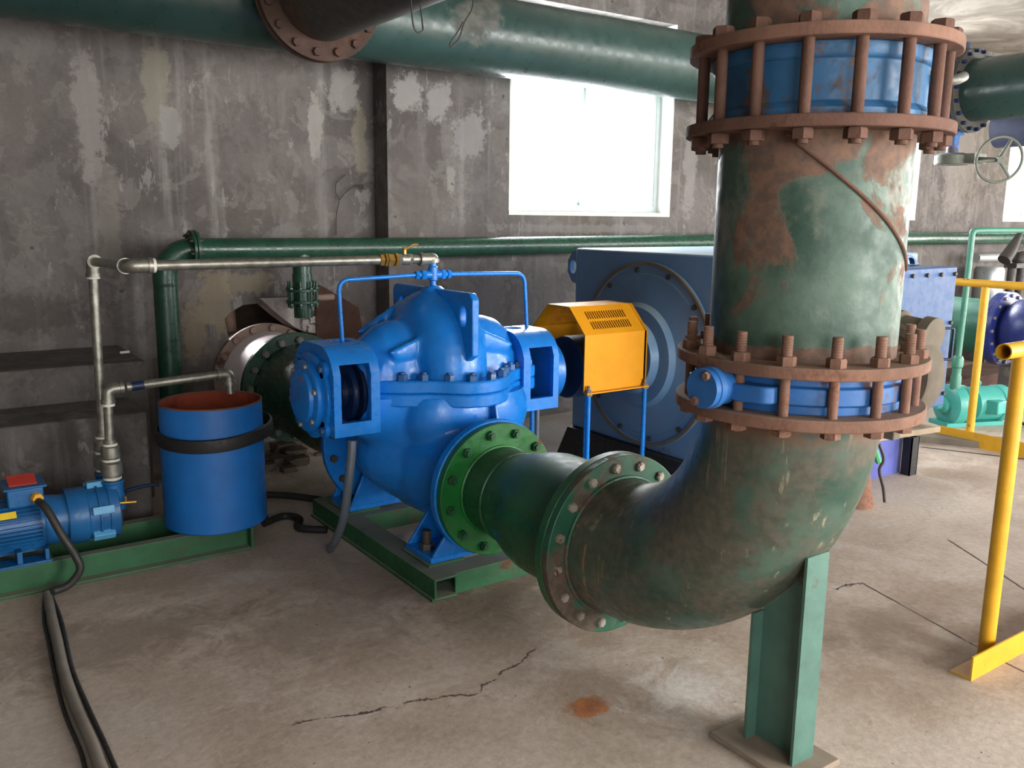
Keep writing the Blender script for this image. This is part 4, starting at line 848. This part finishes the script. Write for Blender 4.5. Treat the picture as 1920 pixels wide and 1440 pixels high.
part('box_lid', MB().box(0.288, 0.442, vy-0.087, vy+0.082, vz+0.165, vz+0.174), M['vac'], vp, None, 0.003)
Mx = Matrix.Translation((0.362, vy+0.0, vz+0.185)) @ Matrix.Rotation(0.22, 4, 'X')
part('warning_tag', MB().box(-0.05, 0.05, -0.045, 0.045, -0.002, 0.002, Mx), M['red'], vp, 'red tag on the lid')
part('cable_gland', MB().hexa((0.40, vy-0.075, vz+0.125), (0.2, -1, 0), 0.023, 0.03), M['ygland'], vp, 'yellow cable gland')
part('name_label', MB().box(0.245, 0.325, 0.1165, 0.1185, -0.014, 0.014, Matrix.Translation((0, vy, vz)) @ Matrix.Rotation(math.radians(143), 4, 'X')), M['ylabel'], vp, 'torn yellow label')
for xx in (-0.05, 0.32):
    for sy in (-1, 1):
        part('foot', MB().box(xx-0.11, xx+0.11, vy+sy*0.095-0.045, vy+sy*0.095+0.045, 0.111, 0.122).box(xx-0.01, xx+0.01, vy+sy*0.095-0.035, vy+sy*0.095+0.035, 0.12, 0.17).box(xx+0.09, xx+0.105, vy+sy*0.095-0.035, vy+sy*0.095+0.035, 0.12, 0.165).box(xx-0.105, xx-0.09, vy+sy*0.095-0.035, vy+sy*0.095+0.035, 0.12, 0.165), M['vac'], vp, None, 0.002)
for yy, nm in ((3.95, 'outlet_port'), (4.10, 'inlet_port')):
    part(nm, MB().lathe((0.70, yy, 0.25), UP, [(0, 0), (0.045, 0), (0.045, 0.06), (0.042, 0.07), (0.042, 0.115), (0.046, 0.118), (0.046, 0.128), (0, 0.128)], 28).box(0.655, 0.72, yy-0.05, yy+0.05, 0.2, 0.3), M['vac'], vp, None, 0.003)
part('drain_cock', MB().cyl((0.71, 3.89, 0.29), (0.775, 3.885, 0.285), 0.007, n=10).cyl((0.735, 3.888, 0.29), (0.735, 3.888, 0.315), 0.005, n=8), M['brass'], vp, 'small brass cock')
solo('water_tube', MB().tube(spline([(0.72, 4.02, 0.29), (0.80, 3.99, 0.315), (0.86, 3.965, 0.325), (0.884, 3.95, 0.325)], 8), 0.008, 10), M['dkblue'], 'thin blue tube from the small pump to the drum', 'tube')
# galvanised lines
def ring_at(p, ax, r, h): return MB().lathe(p, ax, [(0, 0), (r, 0), (r, h), (0, h)], 20)
gl = thing('priming_pipe', 'long galvanised pipe from the small pump over to the top of the blue pump', 'pipe', (0.712, 4.10, 0.38))
GR = 0.0195
def gpipe(pts, par, nm='pipe'): return part(nm, MB().tube(pts, GR, 16), M['galv'], par)
gz = 1.312
gpipe([(0.70, 4.10, 0.45), (0.71, 4.10, 1.24)], gl, 'riser'); gpipe([(0.71, 4.06, 1.296), (0.71, 3.48, 1.308)], gl, 'link')
gpipe([(0.80, 3.40, gz), (1.70, 3.40, gz+0.004)], gl, 'run'); gpipe([(1.845, 3.40, gz+0.004), (1.915, 3.40, gz+0.004)], gl, 'run_end')
def gelbow(pts, par, rad=0.035):
    b = MB().tube(bent(pts, rad), 0.0255, 16)
    for a, c in ((pts[0], pts[1]), (pts[-1], pts[-2])):
        d = (Vector(a)-Vector(c)).normalized(); b.lathe(Vector(a)-d*0.012, d, [(0, 0), (0.0295, 0), (0.0295, 0.016), (0, 0.016)], 18)
    return part('elbow', b, M['galv'], par)
gelbow([(0.71, 4.10, 1.235), (0.71, 4.10, 1.296), (0.71, 4.04, 1.297)], gl)
gelbow([(0.71, 3.475, 1.308), (0.71, 3.40, gz), (0.785, 3.40, gz)], gl)
e3 = gelbow([(1.895, 3.40, gz+0.004), (1.96, 3.40, gz+0.004), (1.96, 3.40, 1.305)], gl, 0.04)
part('thread_tape', ring_at((0.785, 3.40, gz), (1, 0, 0), 0.0262, 0.014), M['tape'], gl, 'white thread tape')
part('thread_tape', ring_at((0.71, 4.10, 1.222), UP, 0.027, 0.012), M['tape'], gl, 'white thread tape')
un = MB()
for x0, r, w in ((1.70, 0.026, 0.02), (1.722, 0.03, 0.012), (1.737, 0.027, 0.03), (1.77, 0.031, 0.016)): un.hexa((x0, 3.40, gz+0.004), (1, 0, 0), r, w)
part('union', un, M['brass'], gl)
va = part('ball_valve', MB().hexa((1.785, 3.40, gz+0.004), (1, 0, 0), 0.027, 0.018).cyl((1.80, 3.40, gz+0.004), (1.845, 3.40, gz+0.004), 0.024, n=20).hexa((1.838, 3.40, gz+0.004), (1, 0, 0), 0.026, 0.016), M['galv'], gl)
part('lever', MB().cyl((1.82, 3.40, gz+0.02), (1.82, 3.40, gz+0.045), 0.009, n=12).tube(bent([(1.815, 3.40, gz+0.05), (1.835, 3.40, gz+0.052), (1.86, 3.40, gz+0.066), (1.885, 3.40, gz+0.067)], 0.01), 0.0055, 8), M['brass'], va, 'brass lever')
g2 = thing('drum_fill_pipe', 'short galvanised pipe from the small pump bending down into the blue drum', 'pipe', (0.70, 3.95, 0.38))
gpipe([(0.70, 3.95, 0.55), (0.705, 3.95, 0.725)], g2, 'riser'); gpipe([(0.78, 3.95, 0.773), (1.17, 3.95, 0.79)], g2, 'run')
gelbow([(0.705, 3.95, 0.715), (0.706, 3.95, 0.77), (0.765, 3.95, 0.772)], g2)
gelbow([(1.165, 3.95, 0.79), (1.215, 3.95, 0.792), (1.218, 3.95, 0.745)], g2)
part('outlet', MB().tube([(1.218, 3.95, 0.745), (1.219, 3.95, 0.70)], GR, 16), M['galv'], g2)
part('thread_tape', ring_at((0.7045, 3.95, 0.70), UP, 0.027, 0.013), M['tape'], g2, 'white thread tape')
part('paint_band', ring_at((0.80, 3.95, 0.774), (1, 0, 0.043), 0.0202, 0.05), M['dkblue'], g2, 'patch of dark blue paint')
for par, yy, sc in ((g2, 3.95, 1.0), (gl, 4.10, 0.95)):
    fit = MB().lathe((0.70, yy, 0.38), UP, [(0, 0), (0.036, 0), (0.036, 0.02), (0.045, 0.024), (0.045, 0.075), (0.034, 0.085), (0.034, 0.095), (0.039, 0.1), (0.039, 0.145), (0.026, 0.152), (0.026, 0.175), (0, 0.175)], 24)
    part('fittings', fit, M['galv'], par)
    for z, r in ((0.384, 0.0375), (0.463, 0.036), (0.53, 0.03)): part('thread_tape', ring_at((0.70, yy, z), UP, r, 0.009), M['tape'], par, 'white thread tape')
# cables on the left
c1 = spline([(0.405, 3.86, 0.36), (0.425, 3.80, 0.34), (0.465, 3.75, 0.24), (0.505, 3.73, 0.15), (0.515, 3.725, 0.09), (0.47, 3.73, 0.035), (0.41, 3.73, 0.02), (0.39, 3.66, 0.017)], 8)
solo('power_cable', MB().tube(c1, 0.0155, 12), M['cableb'], 'black power cable from the small motor drooping over the frame to the floor', 'cable')
for off, lab, w in ((0.0, 'dusty grey cable lying on the floor at the left, widest of the bundle', 0.018), (-0.026, 'thin dark cable on the left side of the floor bundle', 0.0065), (0.027, 'thin dark cable on the right side of the floor bundle', 0.0075)):
    pts = [(0.392+off*0.5, 3.72, w), (0.376+off, 3.5, w), (0.364+off, 3.3, w), (0.347+off, 3.04, w), (0.341+off*1.2, 2.776, w), (0.345+off*1.2, 2.541, w), (0.343+off*1.3, 2.40, w), (0.35+off*1.3, 2.2, w)]
    solo('floor_cable', MB().tube(spline(pts, 8), w, 10), M['cable'] if off == 0 else M['cableb'], lab, 'cable', 'cable bundle on the left floor')
for i, (pts, lab) in enumerate((([(1.42, 4.15, 0.02), (1.5, 4.45, 0.025), (1.60, 4.4, 0.03), (1.72, 4.25, 0.03), (1.80, 4.16, 0.02)], 'black hose on the floor between the drum and the blue pump, upper of two'), ([(1.38, 4.05, 0.02), (1.5, 4.1, 0.02), (1.55, 4.02, 0.02), (1.5, 3.9, 0.02), (1.60, 3.8, 0.02)], 'black hose on the floor between the drum and the blue pump, lower of two'))):
    solo('black_hose', MB().tube(spline(pts, 8), 0.018, 12), M['black'], lab, 'hose', 'black hoses behind the drum')
rb = MB()
for k in range(60):
    x = random.uniform(1.45, 2.9); y = random.uniform(4.9, 5.42); s = random.uniform(0.02, 0.09)
    c = chunk((x, y, s*0.25), s*1.6, s*1.3, s*0.8, k, 1, 0.5); rb.add(c.v, c.f)
solo('rubble', rb, M['dirt'], 'loose dark rubble along the foot of the back wall', 'rubble', kind='stuff')
solo('chalk_stick', MB().box(-0.025, 0.025, -0.006, 0.006, 0, 0.012, Matrix.Translation((1.02, 5.14, 0.743)) @ Matrix.Rotation(0.1, 4, 'Z')), M['tape'], 'small white stick lying on the concrete ledge', 'stick')
# ------------------------------------------------------------ right hand side
def railing(nm, lab, a, b, posts, zt=1.10, r=0.026, toe='x', open_end=True):
    a = Vector(a); b = Vector(b); d = (b-a).normalized()
    t = thing(nm, lab, 'railing', (posts[0][0], posts[0][1], 0))
    part('top_rail', MB().hollow([a, a.lerp(b, 0.5), b], r, 0.004, 24), M['rail'], t)
    for (x, y) in posts: part('post', MB().cyl((x, y, 0.008), (x, y, zt-r*0.8), r, n=24), M['rail'], t)
    return t
rn = railing('yellow_railing', 'near yellow pipe railing at the right edge with an open pipe end', (2.86, 1.372, 1.10), (5.6, 1.40, 1.10), [(3.02, 1.392), (4.6, 1.40)])
part('toe_board', MB().prism([(0, 0), (0.075, 0), (0.075, 0.006), (0.006, 0.006), (0.006, 0.085), (0, 0.085)], (2.82, 1.335, 0), (0, 1, 0), (0, 0, 1), 2.8), M['rail'], rn, 'angle iron kick strip')
rf = railing('yellow_railing', 'far yellow pipe railing behind the pale blue box', (5.976, 4.3, 1.10), (5.976, 1.45, 1.10), [(5.976, 3.03), (5.976, 1.6)])
part('toe_board', MB().box(5.93, 5.936, 1.45, 3.33, 0.0, 0.10), M['rail'], rf, 'yellow kick board')
# post and small bench by the motor base
fb = thing('steel_bench', 'low dusty board on a dark channel leg beside the motor', 'bench', (4.95, 2.95, 0))
part('board', MB().prism([(4.35, 2.86), (4.70, 2.87), (5.19, 2.81), (5.23, 2.87), (5.26, 3.08), (4.40, 3.12)], (0, 0, 0.235), (1, 0, 0), (0, 1, 0), 0.035), M['wood'], fb, None, 0.003)
part('leg', MB().box(4.90, 4.975, 2.815, 2.822, 0, 0.235).box(4.90, 4.907, 2.815, 2.875, 0, 0.235).box(4.968, 4.975, 2.815, 2.875, 0, 0.235), M['blackm'], fb, 'black channel leg')
solo('blue_plinth', MB().box(4.36, 4.94, 2.90, 3.9, 0, 0.232), M['violet'], 'violet blue painted plinth under the dusty board', 'plinth')
cl = MB().tube(bent([(4.86, 2.93, 0.285), (5.0, 2.92, 0.29), (5.06, 2.90, 0.30), (5.11, 2.93, 0.285)], 0.02), 0.016, 10).box(5.03, 5.15, 2.90, 2.94, 0.288, 0.32)
solo('rusty_clamp', cl, M['dkiron'], 'rusty iron clamp lying on the low board', 'clamp')
solo('green_tape', MB().tube(spline([(4.48, 2.79, 0.30), (4.45, 2.78, 0.26), (4.47, 2.77, 0.20), (4.50, 2.775, 0.16)], 6), 0.018, 8), M['greenrag'], 'strip of pale green tape hanging at the board edge', 'tape')
ru = thing('conduit_stub', 'rusty conduit coming out of the floor behind the elbow, wrapped near its foot', 'pipe', (4.17, 2.61, 0))
part('pipe', MB().lathe((4.15, 2.66, 0), UP, [(0, 0), (0.085, 0), (0.072, 0.06), (0.06, 0.12), (0.05, 0.2), (0.05, 0.52), (0, 0.52)], 24), M['rust'], ru)
part('tie', MB().tube(spline([(4.21, 2.60, 0.34), (4.23, 2.58, 0.26), (4.215, 2.59, 0.2), (4.25, 2.58, 0.1), (4.26, 2.57, 0.02)], 6), 0.008, 8), M['dkiron'], ru, 'dark flap of cable')
# teal pump set
tp = thing('teal_pump', 'small turquoise pump and motor on the floor beyond the yellow railing', 'pump', (6.6, 3.42, 0))
ta = Vector((0.93, -0.36, 0)).normalized()
tc = Vector((6.42, 3.44, 0.155))
part('volute', MB().lathe(tc-ta*0.03, ta, [(0, 0), (0.12, 0), (0.15, 0.02), (0.155, 0.05), (0.155, 0.10), (0.12, 0.13), (0, 0.13)], 40), M['teal'], tp)
part('neck', MB().lathe(tc+ta*0.09, ta, [(0, 0), (0.12, 0), (0.14, 0.015), (0.145, 0.03), (0.10, 0.06), (0.09, 0.1), (0, 0.1)], 40), M['teal'], tp)
part('motor', MB().lathe(tc+ta*0.17, ta, [(0, 0), (0.10, 0), (0.128, 0.02), (0.13, 0.06), (0.13, 0.23), (0.137, 0.235), (0.137, 0.30), (0.12, 0.33), (0, 0.335)], 40), M['teal'], tp)
part('junction_box', MB().box(-0.06, 0.06, -0.06, 0.06, -0.05, 0.05, Matrix.Translation(tc+ta*0.30+Vector((-0.05, -0.12, 0.0)))), M['teal'], tp, None, 0.01)
part('lifting_eye', MB().tube(circ(tc+ta*0.24+Vector((0, 0, 0.155)), (1, 0.3, 0), 0.022, 16), 0.007, 8, closed=True), M['teal'], tp)
part('suction_boss', MB().lathe(tc-ta*0.03, -ta, [(0, 0), (0.06, 0), (0.06, 0.03), (0.035, 0.04), (0.03, 0.08), (0, 0.085)], 24), M['teal'], tp)
part('base', MB().box(-0.2, 0.3, -0.1, 0.1, 0.0, 0.03, Matrix.Translation((6.55, 3.40, 0)) @ Matrix.Rotation(-0.37, 4, 'Z')), M['teal'], tp)
tl = thing('thin_green_pipe', 'thin green pipe rising from the turquoise pump and turning along the wall', 'pipe', (6.42, 3.44, 0.3))
part('pipe', MB().tube([(6.42, 3.40, 0.52), (6.45, 3.41, 1.0), (6.47, 3.42, 1.40)], 0.021, 16), M['tealpipe'], tl)
part('run', MB().tube(bent([(6.47, 3.42, 1.38), (6.47, 3.42, 1.44), (6.6, 3.40, 1.445), (9.0, 3.0, 1.46)], 0.03), 0.021, 16), M['tealpipe'], tl)
part('sleeve', MB().lathe((6.42, 3.40, 0.27), UP, [(0, 0), (0.038, 0), (0.038, 0.1), (0.032, 0.12), (0.032, 0.17), (0.04, 0.18), (0.04, 0.24), (0.03, 0.26), (0, 0.26)], 20), M['tealpipe'], tl)
solo('teal_pump_cable', MB().tube(spline([(6.78, 3.22, 0.14), (6.86, 3.16, 0.06), (6.88, 3.08, 0.012), (6.84, 2.98, 0.012), (6.92, 2.92, 0.012)], 8), 0.012, 8), M['cableb'], 'dark cable trailing from the turquoise motor', 'cable')
solo('violet_pipe', MB().hollow([(5.55, 3.55, 0.06), (5.55, 3.55, 0.4), (5.55, 3.55, 0.88)], 0.07, 0.008, 28), M['violet'], 'upright violet blue pipe stub beside the pale blue box', 'pipe')
# low pipe of the next pump
lp = thing('distant_pipe', 'big teal green pipe of the next pump beyond the yellow railing', 'pipe', (7.7, 4.6, 0.45))
LZ = 0.62
part('pipe', MB().tube([(7.7, 5.28, LZ), (7.7, 4.6, LZ), (7.7, 3.74, LZ)], 0.235, 48), M['tealpipe'], lp)
part('flange', MB().ring((7.7, 3.72, LZ), (0, 1, 0), 0.21, 0.31, 0.04, 56), M['navy'], lp, 'navy flange')
ln = thing('navy_valve', 'shiny navy blue round valve body bolted to the distant pipe', 'valve', (7.7, 3.5, 0.4))
part('flange', MB().ring((7.7, 3.678, LZ), (0, 1, 0), 0.2, 0.31, 0.04, 56), M['navy'], ln)
part('body', MB().lathe((7.7, 3.68, LZ), (0, -1, 0), [(0.2, 0), (0.21, 0.02), (0.26, 0.08), (0.29, 0.2), (0.28, 0.34), (0.23, 0.45), (0.2, 0.5), (0, 0.5)], 48), M['navy'], ln)
inst('bolt', MB().hexa((0, 0, 0), UP, 0.015, 0.014), M['steel'], ln, [(p, (0, -1, 0)) for p in circ((7.7, 3.677, LZ), (0, 1, 0), 0.28, 16)])
for i, (x, y) in enumerate(((7.7, 4.55), (7.7, 3.5))):
    solo('pipe_block', MB().box(x-0.2, x+0.2, y-0.12, y+0.12, 0, 0.33), M['ledge'], ['concrete block under the distant green pipe, nearer the wall', 'concrete block under the navy valve'][i], 'block')
solo('curb', MB().box(6.9, 9.5, 4.0, 4.4, 0, 0.14), M['rustpl'], 'low red brown curb on the floor beyond the turquoise pump', 'curb')
# overhead valve of the next pump
OD = -0.10
ov = thing('overhead_valve', 'dark blue overhead butterfly valve with hanging gearbox and hand wheel', 'valve', (7.7, 4.3, 2.2))
OZ = 2.60
part('body', MB().lathe((7.7, 4.52+OD, OZ), (0, -1, 0), [(0.2, 0), (0.31, 0), (0.31, 0.02), (0.27, 0.03), (0.27, 0.15), (0.31, 0.16), (0.31, 0.2), (0.2, 0.2)], 56, closed=True), M['navy'], ov)
inst('stud', MB().cyl((0, 0, 0), (0, 0, 0.32), 0.016, n=10), M['dkblue'], ov, [(p, (0, -1, 0)) for p in circ((7.7, 4.56+OD, OZ), (0, 1, 0), 0.32, 18)])
part('stem_cap', MB().cyl((7.7, 4.42+OD, OZ+0.29), (7.7, 4.42+OD, OZ+0.40), 0.06, n=20), M['dkblue'], ov)
part('stem_neck', MB().cyl((7.7, 4.42+OD, OZ-0.29), (7.7, 4.42+OD, OZ-0.52), 0.05, n=20).box(7.65, 7.75, 4.36+OD, 4.48+OD, OZ-0.36, OZ-0.28), M['valveb'], ov)
gb = part('gearbox', MB().lathe((7.7, 4.42+OD, OZ-0.61), UP, [(0, 0), (0.13, 0), (0.14, 0.01), (0.14, 0.08), (0.10, 0.10), (0, 0.10)], 32).box(7.66, 7.86, 4.20+OD, 4.30+OD, OZ-0.60, OZ-0.52), M['gearg'], ov, 'olive gearbox')
wc = Vector((7.72, 4.02+OD, OZ-0.58)); wax = Vector((-0.62, -0.76, -0.12)).normalized()
hw = MB().tube(circ(wc, wax, 0.185, 40), 0.012, 10, closed=True)
for p in circ(wc, wax, 0.18, 3, 0.55): hw.cyl(wc, p, 0.018, 0.013, 12)
hw.cyl(wc-wax*0.02, wc+wax*0.04, 0.03, n=16)
part('hand_wheel', hw, M['gearg'], ov, 'three spoked hand wheel')
part('wheel_shaft', MB().cyl((7.74, 4.24+OD, OZ-0.56), tuple(wc), 0.015, n=12), M['gearg'], ov)
ob = thing('distant_branch', 'green overhead branch pipe of the next pump at the right edge', 'pipe', (7.7, 3.6, 2.36))
part('pipe', MB().tube([(7.7, 4.27+OD, OZ), (7.7, 3.0, OZ), (7.7, 1.8, OZ)], 0.255, 48), M['header'], ob)
part('flange', MB().ring((7.7, 4.275+OD, OZ), (0, 1, 0), 0.22, 0.345, 0.04, 56), M['branch'], ob)
od = thing('navy_overhead_pipe', 'navy blue pipe tucked under the distant overhead branch', 'pipe', (8.4, 4.4, 2.1))
part('pipe', MB().tube([(8.3, 4.25, 2.33), (8.3, 3.6, 2.34), (8.3, 2.2, 2.36)], 0.17, 36), M['dimnavy'], od)
# equipment at the foot of the far wall
solo('lagged_tank', MB().lathe((10.0, 5.05, 0.60), UP, [(0, 0), (0.15, 0), (0.155, 0.01), (0.155, 0.38), (0.14, 0.42), (0, 0.42)], 40), M['silver'], 'shiny silver lagged vessel against the far wall', 'tank')
solo('tank_shelf', MB().box(9.7, 11.2, 4.85, 5.03+0.25, 0.0, 0.60), M['ledge'], 'concrete block under the silver vessel', 'block')
solo('steam_pipe', MB().cyl((9.75, 5.08, 1.12), (13.5, 5.08, 1.12), 0.045, n=20), M['silver'], 'pale lagged pipe along the far wall over the silver vessel', 'pipe')
iv = thing('iron_valve', 'dark cast iron valve with slanted arm in front of the silver vessel', 'valve', (9.66, 4.62, 0.0))
part('arm', MB().tube([(9.46, 4.64, 1.12), (9.56, 4.63, 1.22), (9.70, 4.62, 1.40)], [0.065, 0.06, 0.028], 16), M['dkiron'], iv)
part('yoke', MB().box(9.55, 9.85, 4.55, 4.68, 1.04, 1.09).cyl((9.6, 4.62, 0.6), (9.6, 4.62, 1.06), 0.04, n=16).cyl((9.8, 4.62, 0.6), (9.8, 4.62, 1.06), 0.04, n=16).sphere((9.78, 4.62, 1.13), 0.12, 0.08, 0.09, 20, 10), M['dkiron'], iv)
part('pipe', MB().cyl((9.7, 4.62, 0.0), (9.7, 4.62, 0.62), 0.12, n=20), M['dkiron'], iv)
solo('scrap_bit', MB().box(-0.05, 0.05, -0.015, 0.015, 0, 0.04, Matrix.Translation((7.15, 3.0, 0)) @ Matrix.Rotation(0.5, 4, 'Z')).box(-0.06, -0.02, -0.03, 0.03, 0, 0.05, Matrix.Translation((7.15, 3.0, 0)) @ Matrix.Rotation(0.5, 4, 'Z')), M['blackm'], 'small black scrap of metal on the floor by the turquoise pump', 'scrap')
solo('floor_plank', MB().box(-0.75, 0.75, -0.11, 0.11, 0, 0.045, Matrix.Translation((5.75, 3.42, 0)) @ Matrix.Rotation(-1.0, 4, 'Z')), M['gear'], 'grey dusty plank on the floor before the turquoise pump', 'plank')
for o in list(COL.objects):
    if o.type == 'MESH': o.data.update()
